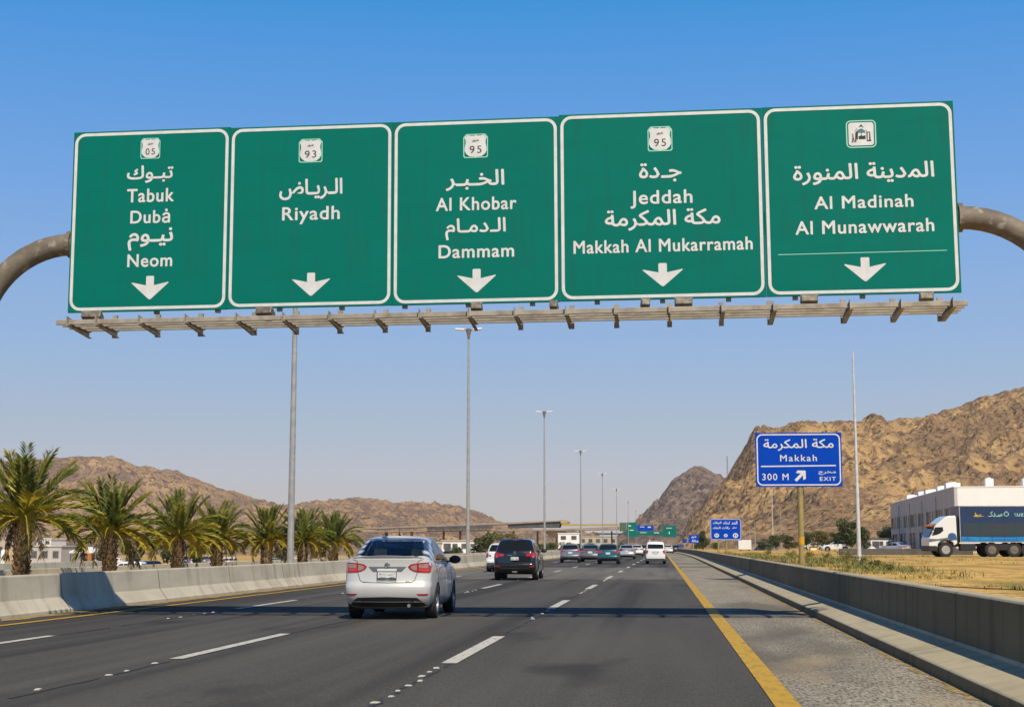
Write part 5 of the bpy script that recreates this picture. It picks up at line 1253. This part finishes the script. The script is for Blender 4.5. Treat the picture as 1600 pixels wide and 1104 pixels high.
SUV = dict(zs=.60, zr=1.18, wheel_r=.365, tw=.235, track=.89, axles=(.98, 3.62), mirror=(3.0, 1.15), dark_mirror=True, bcorner=(.30, .16, .09, .40, .3, .2), ccorner=(.18, .14, .06, .22, .2, .1),
    body=[(.25, .74, .40, 4.30), (.28, .82, .24, 4.40), (.38, .88, .08, 4.50), (.5, .90, .02, 4.56), (.62, .905, .0, 4.58), (.68, .905, .02, 4.58), (.72, .905, .06, 4.55), (.9, .912, .08, 4.5), (1.05, .90, .095, 4.42), (1.12, .88, .105, 4.35), (1.16, .85, .12, 4.3), (1.18, .80, .15, 4.25)],
    deck=[(0, 1.18), (1.0, 1.13), (2.5, 1.09), (3.3, 1.10), (4.0, 1.0), (4.6, .80)],
    cabin=[(1.0, .845, .11, 3.72), (1.16, .83, .13, 3.48), (1.3, .79, .20, 3.22), (1.45, .735, .31, 2.92), (1.57, .685, .42, 2.68), (1.63, .63, .50, 2.54), (1.655, .56, .60, 2.44)],
    rear_window=[[(-.69, 1.19), (.69, 1.19), (.66, 1.35), (.57, 1.57), (-.57, 1.57), (-.66, 1.35)]],
    windscreen=[[(-.68, 1.18), (.68, 1.18), (.57, 1.58), (-.57, 1.58)]],
    side_windows=[[(.50, 1.24), (.66, 1.50), (1.12, 1.52), (1.08, 1.19)], [(1.16, 1.19), (1.18, 1.53), (2.02, 1.56), (2.04, 1.16)], [(2.10, 1.16), (2.10, 1.56), (2.45, 1.55), (3.0, 1.20), (2.96, 1.15)]],
    tail=[([(.45, 1.075), (.62, 1.085), (.70, 1.145), (.82, 1.13), (.875, 1.06), (.872, .93), (.76, .90), (.68, .945), (.60, .97), (.45, .975)], 'red_lens')],
    tail_inner=[([(.72, 1.09), (.80, 1.09), (.81, 1.0), (.73, .99)], 'bright_red_lens'), ([(.72, .98), (.78, .98), (.77, .93), (.71, .94)], 'clear_lens'), ([(.48, 1.05), (.60, 1.05), (.60, 1.0), (.48, .995)], 'bright_red_lens')],
    rear_parts=[([(-.30, 1.03), (.30, 1.03), (.30, 1.008), (-.30, 1.008)], 'chrome_bar', 'chrome'), ([(-.78, .30), (-.62, .46), (.62, .46), (.78, .30)], 'rear_diffuser', 'black_trim'), ([(-.60, .505), (.60, .505), (.60, .49), (-.60, .49)], 'chrome_strip', 'chrome'),
                ([(.60, .585), (.80, .60), (.80, .54), (.60, .53)], 'reflector', 'red_lens'), ([(-.80, .60), (-.60, .585), (-.60, .53), (-.80, .54)], 'reflector', 'red_lens'), ([(-.13, 1.655), (.13, 1.655), (.10, 1.615), (-.10, 1.615)], 'brake_light', 'red_lens')],
    front_parts=[([(-.5, .85), (.5, .85), (.45, .55), (-.45, .55)], 'grille', 'black_trim')], head=[[(.5, .9), (.82, .92), (.82, .78), (.5, .78)]],
    side_lines=[[(1.10, .50), (1.12, .9), (1.14, 1.18)], [(2.07, .36), (2.08, .8), (2.07, 1.14)], [(3.10, .36), (3.12, .8), (3.02, 1.12)], [(1.4, .33), (2.2, .32), (3.2, .33)]],
    rear_lines=[[(-.72, .90), (-.68, .74), (-.6, .715), (0, .71), (.6, .715), (.68, .74), (.72, .90)]], handles=[1.36, 2.36], hz=1.03, plate=(0, .885, .34, .155))
import copy as _cp
VAN = _cp.deepcopy(SUV)
VAN.update(cabin=[(1.0, .86, .05, 3.9), (1.16, .85, .06, 3.72), (1.35, .825, .10, 3.4), (1.55, .795, .16, 3.1), (1.72, .76, .22, 2.9), (1.80, .71, .30, 2.75), (1.83, .63, .40, 2.6)], ccorner=(.10, .08, .04, .2, .2, .1), dark_mirror=False,
    body=[(.25, .78, .30, 4.30), (.28, .84, .14, 4.40), (.38, .885, .03, 4.50), (.5, .90, .0, 4.56), (.62, .905, .0, 4.58), (.9, .905, .03, 4.5), (1.05, .89, .04, 4.42), (1.12, .88, .05, 4.35), (1.16, .86, .06, 4.3), (1.18, .84, .08, 4.25)], bcorner=(.14, .10, .04, .4, .3, .2),
    rear_window=[[(-.70, 1.27), (.70, 1.27), (.66, 1.62), (-.66, 1.62)]], side_windows=[[(.35, 1.27), (.40, 1.62), (1.25, 1.64), (1.25, 1.25)], [(1.32, 1.25), (1.32, 1.64), (2.15, 1.64), (2.15, 1.22)], [(2.22, 1.22), (2.22, 1.64), (2.6, 1.62), (3.1, 1.24)]],
    tail=[([(.62, 1.12), (.80, 1.14), (.86, 1.08), (.86, .84), (.74, .82), (.66, .95)], 'red_lens')], tail_inner=[([(.70, 1.06), (.80, 1.06), (.80, .99), (.71, .99)], 'bright_red_lens')],
    rear_parts=[([(-.30, 1.03), (.30, 1.03), (.22, .86), (-.22, .86)], 'plate_recess', 'clear_lens'), ([(-.82, .36), (-.8, .44), (.8, .44), (.82, .36)], 'bumper_strip', 'black_trim')], rear_lines=[[(-.70, 1.2), (-.68, .62), (0, .60), (.68, .62), (.70, 1.2)]], plate=(0, .92, .32, .12))
HATCH = _cp.deepcopy(SUV); HATCH['scale'] = (.95, .92, .92)
ESTATE = _cp.deepcopy(SUV); ESTATE['scale'] = (.97, 1.0, .92)
ESTATE['rear_parts'] = [([(-.80, .30), (-.78, .55), (.78, .55), (.80, .30)], 'bumper', 'p_grey'), ([(-.82, .26), (-.8, .40), (.8, .40), (.82, .26)], 'rear_diffuser', 'black_trim')]
ESTATE['tail'] = [([(.72, 1.12), (.84, 1.10), (.875, 1.0), (.86, .84), (.74, .84), (.70, .98)], 'red_lens')]; ESTATE['tail_inner'] = [([(.58, 1.0), (.68, 1.0), (.68, .90), (.58, .90)], 'black_trim')]
def put(spec, pnt, name, label, cat, px, py, rz, group=None, extra=None, detail=2, glass='glass', s=None):
    p = G(px, py) if s is None else AT(px, 852 + 1.4 * s, F / s)
    return vehicle(spec, pnt, name, label, cat, (p.x, p.y, 0), rz, group, extra, detail, glass)
TR = 'cars driving ahead on the road'
def sedan_extra(o, bvh, pnt):
    b = MB(); P = []
    xs_ = [-.66 + 1.32 * i / 20 for i in range(21)]
    for x in xs_:
        h = bvh.ray_cast(Vector((x, .14 + .05 * (x / .66) ** 2, 3)), Vector((0, 0, -1))); y = .05 + .09 * (x / .66) ** 2; z = h[0].z; e = 1 - .7 * (abs(x) / .66) ** 4
        P.append([Vector((x, y + .16, z + .002)), Vector((x, y + .03, z + .030 * e)), Vector((x, y - .012, z + .022 * e)), Vector((x, y + .02, z - .02))])
    vs = [p for r in P for p in r]; b.add(vs, [(i * 4 + j, i * 4 + (j + 1) % 4, (i + 1) * 4 + (j + 1) % 4, (i + 1) * 4 + j) for i in range(20) for j in range(4)] + [(0, 1, 2, 3), (80, 81, 82, 83)])
    b.build('spoiler', pnt, o, smooth=True, autosmooth=50)
    h = bvh.ray_cast(Vector((0, -3, 1.025)), Vector((0, 1, 0))); c = h[0] + Vector((0, -.012, 0)); b = MB()
    b.tube([c + Vector((math.cos(q * .3307) * .047, 0, math.sin(q * .3307) * .047)) for q in range(20)], .0075, 6)
    b.tube([c + Vector(v) for v in ((-.03, 0, .012), (-.005, -.004, .02), (.02, 0, .004), (-.015, 0, -.006), (.008, -.004, -.022), (.03, 0, -.012))], .0075, 5); b.build('emblem', M['p_grey'], o, smooth=True)
    h = bvh.ray_cast(Vector((0, 1.55, 3)), Vector((0, 0, -1))); c = h[0]; b = MB()
    b.add([c + Vector(v) for v in ((-.03, -.05, -.01), (.03, -.05, -.01), (.022, .12, -.01), (-.022, .12, -.01), (0, -.06, .07), (0, -.02, .07))], [(0, 1, 2, 3), (0, 4, 1), (1, 4, 5, 2), (2, 5, 3), (3, 5, 4, 0)])
    b.tube([c + Vector((0, -.05, .05)), c + Vector((0, -.10, .17))], [.006, .003], 5); b.build('antenna', M['black_trim'], o)
    b = MB(); h = bvh.ray_cast(Vector((.36, -3, .72)), Vector((0, 1, 0))); put_text(b, 'SL', h[0].x + .05, .715, .10, .022, h[0].y - .006, .01); b.build('badge', M['p_grey'], o, fix=False)
    b = MB(); h = bvh.ray_cast(Vector((-.42, -3, .72)), Vector((0, 1, 0))); put_text(b, 'سـيـار', h[0].x, .71, .11, .03, h[0].y - .006, .01, True); b.build('badge', M['p_lightgrey'], o, fix=False)
    b = MB(); b.tube([(.42, .10, .27), (.42, .30, .27)], .032, 12); b.build('exhaust', M['rim'], o, smooth=True, autosmooth=40)
    # low things seen under the car
    b = MB(); b.box((0, 2.3, .22), (1.35, 3.4, .06)); b.tube([(-.7, .99, .30), (.7, .99, .30)], .04, 8); b.build('underbody', M['black_trim'], o)
    # what shows through the glass: seat backs, headrests, dashboard, wheel, mirror
    for x, y, m_ in ((-.38, 1.55, 'seat'), (.38, 1.55, 'seat'), (-.37, 2.45, 'seat_dark'), (.37, 2.45, 'seat_dark')):
        b = MB(); b.box((x, y, 1.05), (.52, .14, .26), rot=Matrix.Rotation(R(-14), 3, 'X')); s_ = b.build('seat_back', M[m_], o, bevel=.05)
        b = MB(); b.box((x, y - .06, 1.26), (.27, .09, .17), rot=Matrix.Rotation(R(-10), 3, 'X')); b.build('headrest', M[m_], s_, bevel=.04)
    b = MB(); b.box((0, 3.28, 1.02), (1.35, .35, .14)); b.build('dashboard', M['seat_dark'], o, bevel=.05)
    b = MB(); b.tube([(-.37 + .18 * math.cos(q * .349), 2.98 + .05 * math.sin(q * .349), 1.10 + .17 * math.sin(q * .349)) for q in range(19)], .016, 6); b.build('steering_wheel', M['seat_dark'], o)
    b = MB(); b.box((0, 2.72, 1.40), (.24, .03, .07)); b.build('inner_mirror', M['seat_dark'], o, bevel=.01)
def suv_extra(o, bvh, pnt):
    h = bvh.ray_cast(Vector((0, -3, 1.10)), Vector((0, 1, 0))); c = h[0] + Vector((0, -.01, 0)); b = MB()
    b.tube([c + Vector(v) for v in ((-.035, 0, -.06), (-.035, 0, .05), (0, 0, .075), (.035, 0, .05), (.035, 0, -.06))], .010, 6); b.tube([c + Vector((0, 0, -.055)), c + Vector((0, 0, .07))], .012, 6); b.build('emblem', M['chrome'], o)
    b = MB(); b.box((0, .06, .34), (.22, .12, .07)); b.box((0, .02, .33), (.07, .12, .05)); b.build('tow_hitch', M['lamp_case'], o, bevel=.01)
    b = MB(); b.box((0, 2.3, .27), (1.4, 3.4, .06)); b.build('underbody', M['black_trim'], o)
    for sd in (-1, 1): b = MB(); b.tube([(sd * .56, .9, 1.69), (sd * .58, 1.2, 1.715), (sd * .58, 2.1, 1.715), (sd * .56, 2.4, 1.69)], .018, 6); b.build('roof_rail', M['chrome'], o, smooth=True)
NEAR = _cp.deepcopy(SEDAN); NEAR['scale'] = (.985, .98, 1.055); NEAR['open'] = True
put(NEAR, M['p_silver'], 'sedan', 'silver sedan straddling a lane line, nearest car on the road', 'car', 603, 968.5, 1.5, TR, sedan_extra, glass='clear_glass')
put(SUV, M['p_black'], 'suv', 'black car with a chrome bar over its plate, ahead of the silver sedan', 'car', 804, 906.3, .8, TR, suv_extra)
put(ESTATE, M['p_white'], 'estate_car', 'pale silver-white car half hidden behind the left side of the black car', 'car', 783, 893.5, .6, TR, detail=1)
put(HATCH, mat('slate_paint', (.17, .19, .23), .3, .3, coat=1.0), 'hatchback', 'small blue-grey hatchback, leftmost of the far cars by the barrier', 'car', 891, 878.5, 3, TR, detail=1)
put(SEDAN, M['p_grey'], 'sedan', 'dark grey sedan between the blue-grey hatchback and the teal car', 'car', 922, 877.5, .5, TR, detail=1)
put(HATCH, M['p_teal'], 'suv', 'teal car in the middle lane ahead, with red tail lights', 'car', 950, 880.8, 0, TR, detail=1)
put(SEDAN, M['p_lightgrey'], 'sedan', 'silver-grey sedan just right of the teal car', 'car', 979, 873, 0, TR, detail=1)
put(SEDAN, M['p_white'], 'sedan', 'white sedan farther ahead, between the silver-grey sedan and the white van', 'car', 995, 868.5, 0, TR, detail=1)
put(HATCH, M['p_navy'], 'hatchback', 'tiny dark car far ahead, just left of the white van', 'car', 1003.5, 865.5, 0, TR, detail=0)
WV = _cp.deepcopy(VAN); WV['scale'] = (.865, .85, .93)
put(WV, M['p_white'], 'van', 'white van in the right lane ahead, roof higher than the cars around it', 'van', 1024.5, 880.8, 0, TR, lambda o, bvh, p: [MB().box((0, 2.3, .27), (1.3, 3.0, .06)).build('underbody', M['black_trim'], o), MB().box((-.45, .6, 1.80), (.10, .10, .09)).build('roof_beacon', M['white_pole'], o)], detail=1)
put(SEDAN, M['p_white'], 'sedan', 'white car far ahead, mostly hidden by the right side of the white van', 'car', 1044, 864.5, 0, TR, detail=0)
put(SEDAN, M['p_navy'], 'sedan', 'dark blue car far ahead on the right shoulder, beside the end of the barrier', 'car', 1056, 863, 0, TR, detail=0)

# ------------------------------------------------------------------ parked cars in the lots: prototypes, then copies with their own paint
PK = {'sedan': (SEDAN, 'sedan'), 'suv': (HATCH, 'suv'), 'van': (WV, 'van')}
protos = {}
def parked(kind, pname, px, pyb, s, zb, rz, label, group):
    c = AT(px, 852, F / s)
    if kind not in protos:
        o, _ = vehicle(PK[kind][0], M[pname], 'parked_' + PK[kind][1], label, 'car' if kind != 'van' else 'van', (c.x, c.y, zb), rz, group, None, 0); protos[kind] = o
    else:
        o = copy_tree(protos[kind]); o.location = (c.x, c.y, zb); o.rotation_euler.z = R(rz); o['label'] = label; o['group'] = group
    for ch in o.children:
        if ch.name.split('.')[0] in ('body', 'cabin', 'mirror', 'door_handle'):
            ch.material_slots[0].link = 'OBJECT'; ch.material_slots[0].material = M[pname]
    return o
LG = 'cars parked beyond the left barriers'
for a in (('van', 'p_white', 229, 0, 17, -1.75, 88, 'white van with dark windows just beyond the farthest barrier, left of the third palm'),
          ('suv', 'p_black', 249, 0, 16, -1.6, 60, 'black car right behind the white van left of the third palm'),
          ('sedan', 'p_white', 193, 0, 10, -1.6, 90, 'white parked car right of the second palm, above the farthest barrier'),
          ('suv', 'p_grey', 212, 0, 9, -1.6, 20, 'grey parked car between the second palm and the white van'),
          ('suv', 'p_white', 262, 0, 9, -1.6, 10, 'white parked car touching the left side of the third palm'),
          ('sedan', 'p_blue', 290, 0, 9.5, -1.85, 5, 'dark blue parked car right beside the third palm'),
          ('suv', 'p_white', 305, 0, 9.5, -1.85, 0, 'white parked car, second to the right of the third palm'),
          ('sedan', 'p_grey', 320, 0, 9.5, -1.85, 3, 'grey parked car midway between the third and the fourth palm'),
          ('suv', 'p_lightgrey', 331, 0, 9.5, -1.85, -3, 'light grey parked car touching the left side of the fourth palm'),
          ('sedan', 'p_navy', 350, 0, 9, -2.0, 86, 'dark parked car seen side-on, right of the fourth palm'),
          ('van', 'p_white', 370, 0, 9, -2.3, 80, 'white parked van seen side-on between the fourth and the fifth palm'),
          ('sedan', 'p_black', 383, 0, 17, -1.8, 70, 'black parked car low behind the barrier, left of the fifth palm'),
          ('suv', 'p_lightgrey', 432, 0, 11, -1.9, 40, 'light grey parked car right of the fifth palm'),
          ('sedan', 'p_white', 448, 0, 10, -2.0, 90, 'white parked car left of the nearest lamp post'),
          ('sedan', 'p_white', 486, 0, 11, -1.8, 85, 'white parked car just right of the nearest lamp post'),
          ('suv', 'p_black', 499, 0, 12, -1.8, 30, 'black parked car left of the last palm of the row'),
          ('sedan', 'p_lightgrey', 540, 0, 11, -1.8, 80, 'silver parked car right of the last palm of the row'),
          ('suv', 'p_navy', 553, 0, 14, -1.7, 85, 'dark parked car touching the rear corner of the silver sedan'),
          ('suv', 'p_grey', 703, 0, 11, -.9, 15, 'green-grey parked car beyond the mirror of the silver sedan'),
          ('sedan', 'p_black', 727, 0, 13, -.7, 80, 'black parked car touching the left side of the second lamp post'),
          ('van', 'p_white', 741, 0, 10.5, -.5, 5, 'white parked van directly right of the second lamp post'),
          ('suv', 'p_black', 753, 0, 10.5, -.3, 10, 'black parked car between the white van and the car half hidden by the black car')): parked(*a, LG)
RG = 'vehicles parked beyond the right barrier'
for a in (('sedan', 'p_lightgrey', 1214, 0, 9, .2, 60, 'grey parked car at the foot of the thin white mast'),
          ('sedan', 'p_white', 1291, 0, 8.5, .5, 80, 'white parked car left of the dark squat tree'),
          ('suv', 'p_white', 1330, 0, 11, .55, 86, 'white parked car behind the low wall, just left of the white pole'),
          ('van', 'p_white', 1396, 0, 9.5, .45, 60, 'white parked van behind the low wall, before the corner of the two-storey building'),
          ('sedan', 'p_lightgrey', 1419, 0, 12, .35, 40, 'grey parked car behind the low wall, in front of the windowed side of the building')): parked(*a, RG)
# small things on the right: box truck body, kiosk, tent
c = AT(1154, 864, F / 10); d = AT(1174, 853, F / 10); o = thing('box_trailer', 'plain white box trailer right of the blue sign with Arabic script', 'trailer', (c.x, c.y, .45), 0)
w = d.x - c.x; b = MB(); b.box((w / 2, 1.5, .75 + .35), (w, 3, 1.5)); b.build('box', M['p_white'], o, bevel=.04)
for x in (.35, w - .35): b = MB(); b.lathe([(.3, -.1), (.3, .1)], 'x', 16, c=(x, .3, .3)); b.build('wheel', M['tyre'], o)
b = MB(); b.box((w / 2, 1.5, .33), (w * .9, 2.6, .08)); b.build('chassis', M['black_trim'], o)
c = AT(1271, 861, F / 14); o = thing('kiosk', 'small amber kiosk with a flat roof right of the ochre sign post', 'kiosk', (c.x, c.y, .6), 0)
b = MB(); b.box((0, 0, .33), (.9, .8, .66)); b.build('body', M['band'], o, bevel=.03); b = MB(); b.box((0, 0, .70), (1.1, 1.0, .07)); b.build('roof', M['post_yellow'], o); b = MB(); b.box((0, -.41, .42), (.6, .03, .22)); b.build('window', M['canvas'], o)
c = AT(1364, 858, F / 13); o = thing('tent', 'small white ridge tent behind the low wall, right of the white pole', 'tent', (c.x, c.y, .6), 0)
b = MB(); b.add([(-.55, 0, 0), (.55, 0, 0), (.55, 2, 0), (-.55, 2, 0), (-.5, 0, .4), (.5, 0, .4), (.5, 2, .4), (-.5, 2, .4), (0, 0, .72), (0, 2, .72)], [(0, 1, 5, 8, 4), (3, 2, 6, 9, 7), (0, 4, 7, 3), (1, 2, 6, 5), (4, 8, 9, 7), (5, 6, 9, 8)]); b.build('canvas', M['canvas'], o)
b = MB(); b.prism([(-.16, -.01, 0), (.16, -.01, 0), (.0, -.01, .5)], (0, .005, 0)); b.build('door_flap', M['p_lightgrey'], o)

# ------------------------------------------------------------------ the truck
c = AT(1452, 868.5, F / 22); 
T = thing('truck', 'white-cabbed truck with a long blue box body, standing on the sand before the white building', 'truck', (c.x, c.y, .6), R(4))
# local axes: +x backwards along the truck, y away from the viewer
Wt = 2.3
def side_prism(b, P, y0, y1): b.prism([(x, y0, z) for x, z in P], (0, y1 - y0, 0))
b = MB(); prof = [(0.06, .50), (0.0, .75), (0.02, 1.28), (.14, 1.50), (.42, 2.12), (.50, 2.22), (.72, 2.42), (1.15, 2.78), (1.45, 2.90), (1.95, 2.92), (2.0, 2.80), (2.02, .95), (1.78, .80), (1.72, .98), (1.5, 1.16), (1.2, 1.2), (.85, 1.12), (.66, .92), (.60, .62), (.56, .50)]
side_prism(b, prof, 0, Wt); cab = b.build('cab', M['p_white'], T, bevel=.06)
b = MB(); side_prism(b, [(.03, .42), (-.03, .55), (-.02, .80), (.58, .80), (.60, .42)], -.02, Wt + .02); b.build('bumper', M['black_trim'], T, bevel=.03)
b = MB(); side_prism(b, [(.24, 1.50), (.48, 2.10), (1.02, 2.12), (1.06, 1.86), (.82, 1.66), (.62, 1.58)], -.012, .02); w_ = b.build('side_window', M['glass'], T)
b = MB(); b.add([(.075, .12, 1.46), (.075, Wt - .12, 1.46), (.395, Wt - .2, 2.13), (.395, .2, 2.13)], [(0, 1, 2, 3)]); b.v = [v + Vector((-.035, 0, .01)) for v in b.v]; b.build('windscreen', M['glass'], T)
b = MB(); side_prism(b, [(.02, 1.05), (.03, 1.30), (.6, 1.27), (1.1, 1.34), (1.5, 1.40), (2.015, 1.42), (2.02, 1.18), (1.55, 1.24), (1.2, 1.26), (.7, 1.16)], -.010, .01); b.build('stripe', M['p_grey'], T)
b = MB(); q = [(1.66 + .30 * math.cos(k * .2618), 1.44 + .27 * math.sin(k * .2618)) for k in range(24)]; side_prism(b, q, -.016, .005); b.build('emblem', M['p_blue'], T)
b = MB(); side_prism(b, [(.64, .93), (.84, 1.16), (1.2, 1.25), (1.52, 1.20), (1.75, 1.0), (1.68, .98), (1.48, 1.13), (1.2, 1.17), (.88, 1.09), (.70, .9)], -.05, .10); b.build('wheel_arch', M['black_trim'], T)
b = MB(); b.box((.30, -.18, 2.05), (.10, .12, .34)); b.tube([(.34, -.16, 2.22), (.5, 0, 2.26)], .02, 6); b.build('mirror', M['black_trim'], T, bevel=.02)
b = MB(); b.prism([(.18, .1, 2.20), (.60, .1, 2.36), (.62, .1, 2.30), (.20, .1, 2.13)], (0, Wt - .2, 0)); b.build('sun_visor', M['orange'], T)
b = MB(); side_prism(b, [(2.04, .86), (2.04, 2.6), (2.16, 2.75), (2.22, 2.75), (2.22, .86)], .25, Wt - .25); b.tube([(2.12, .12, .9), (2.12, .12, 2.9)], .05, 8); b.build('intake_stack', M['black_trim'], T)
bx0, bx1, bz0, bz1 = 2.20, 9.6, 1.03, 3.62
M['truck_blue'] = mat('truck_blue', (0.004, 0.020, 0.075), 0.4, col2=(0.006, 0.036, 0.12), scale=.5, lo=.3, hi=.7, coat=.4)
M['truck_dark'] = mat('truck_dark', (0.035, 0.040, 0.05), 0.4, col2=(0.02, 0.045, 0.06), scale=1.2)
M['truck_bright'] = mat('truck_bright_blue', (0.006, 0.14, 0.42), 0.35, col2=(0.01, 0.24, 0.50), scale=1.3, stretch=(.5, 1, 3))
b = MB(); b.box(((bx0 + bx1) / 2, Wt / 2, (bz0 + bz1) / 2), (bx1 - bx0, Wt + .1, bz1 - bz0)); box = b.build('box_body', M['truck_blue'], T, bevel=.03)
b = MB(); b.box(((bx0 + bx1) / 2, -.055, 1.95), (bx1 - bx0 - .5, .012, .90)); b.build('dark_panel', M['truck_dark'], box)
b = MB(); side_prism(b, [(bx0 + .1, 1.10), (bx0 + .1, 1.44), (bx0 + 2.6, 1.40), (bx1 - .1, 1.46), (bx1 - .1, 1.12)], -.062, -.049); b.build('bright_band', M['truck_bright'], box)
b = MB(); b.box(((bx0 + bx1) / 2, -.055, bz1 - .03), (bx1 - bx0, .03, .06)); b.box(((bx0 + bx1) / 2, -.055, bz0 + .03), (bx1 - bx0, .03, .06)); b.box((bx0 + .03, -.056, (bz0 + bz1) / 2), (.06, .03, bz1 - bz0 - .13)); b.build('edge_trim', M['galv'], box)
for k in range(9): b = MB(); b.box((bx0 + .55 + k * .85, -.063, (bz0 + bz1) / 2), (.022, .012, bz1 - bz0 - .14)); b.build('curtain_strap', M['truck_dark'], box)
b = MB()
put_text(b, 'سـدكـ', 4.75, 2.86, .95, .36, -.060, .01, True); put_text(b, '.', 4.2, 2.90, .05, .05, -.060, .0); put_text(b, 'Ö', 5.52, 2.88, .36, .30, -.060, .0); put_text(b, 'tuz.tO', 6.75, 2.88, 1.35, .30, -.060, .005); b.build('lettering', M['sign_mint'], box, fix=False)
b = MB(); side_prism(b, [(3.18, 2.86), (3.30, 2.95), (3.34, 3.18), (3.42, 3.0), (3.58, 2.95), (3.74, 3.05), (3.70, 2.92), (4.0, 2.88), (3.5, 2.82)], -.066, -.054); b.build('emblem', M['kerb_yellow'], box)
b = MB(); b.box((5.6, Wt / 2, .85), (7.9, .9, .22)); b.build('chassis', M['black_trim'], T)
b = MB(); b.box((2.75, .25, .70), (1.1, .5, .5)); b.build('fuel_tank', M['black_trim'], T, bevel=.05)
b = MB(); b.box((4.9, .06, .72), (1.5, .04, .45)); b.build('side_guard', M['black_trim'], T)
for x in (1.2, 4.45, 6.0, 7.0, 8.0):
    for y, sd in ((.16, -1), (Wt - .16, 1)):
        r = .52; b = MB(); b.lathe([(r * .58, -.14), (r * .94, -.14), (r, -.09), (r, .09), (r * .94, .14), (r * .58, .14)], 'y', 26, c=(0, 0, 0), closed=True)
        w_ = b.build('wheel', M['tyre'], T, smooth=True, autosmooth=40); w_.location = (x, y, r)
        b = MB(); b.lathe([(r * .60, sd * .13), (r * .55, sd * .12), (r * .42, sd * .03), (r * .2, sd * .05), (r * .16, sd * .12), (.02, sd * .13)], 'y', 22); b.build('rim', M['galv'] if x < 2 else M['lamp_case'], w_, smooth=True, autosmooth=40)

# ------------------------------------------------------------------ dusty air over the plain
b = MB(); b.box((0, 1250, 148), (7000, 2900, 304))
hz = b.build('haze', None); struct(hz, 'stuff')
hm = bpy.data.materials.new('haze'); hm.use_nodes = True; nt = hm.node_tree; nt.nodes.remove(nt.nodes['Principled BSDF'])
pv = nt.nodes.new('ShaderNodeVolumePrincipled'); pv.inputs['Color'].default_value = (.96, .97, 1.0, 1); pv.inputs['Density'].default_value = 0.00008; pv.inputs['Anisotropy'].default_value = 0.2
nt.links.new(pv.outputs[0], nt.nodes['Material Output'].inputs['Volume'])
hz.data.materials.clear(); hz.data.materials.append(hm)
hz['label'] = 'thin pale dust haze in the air over the plain'
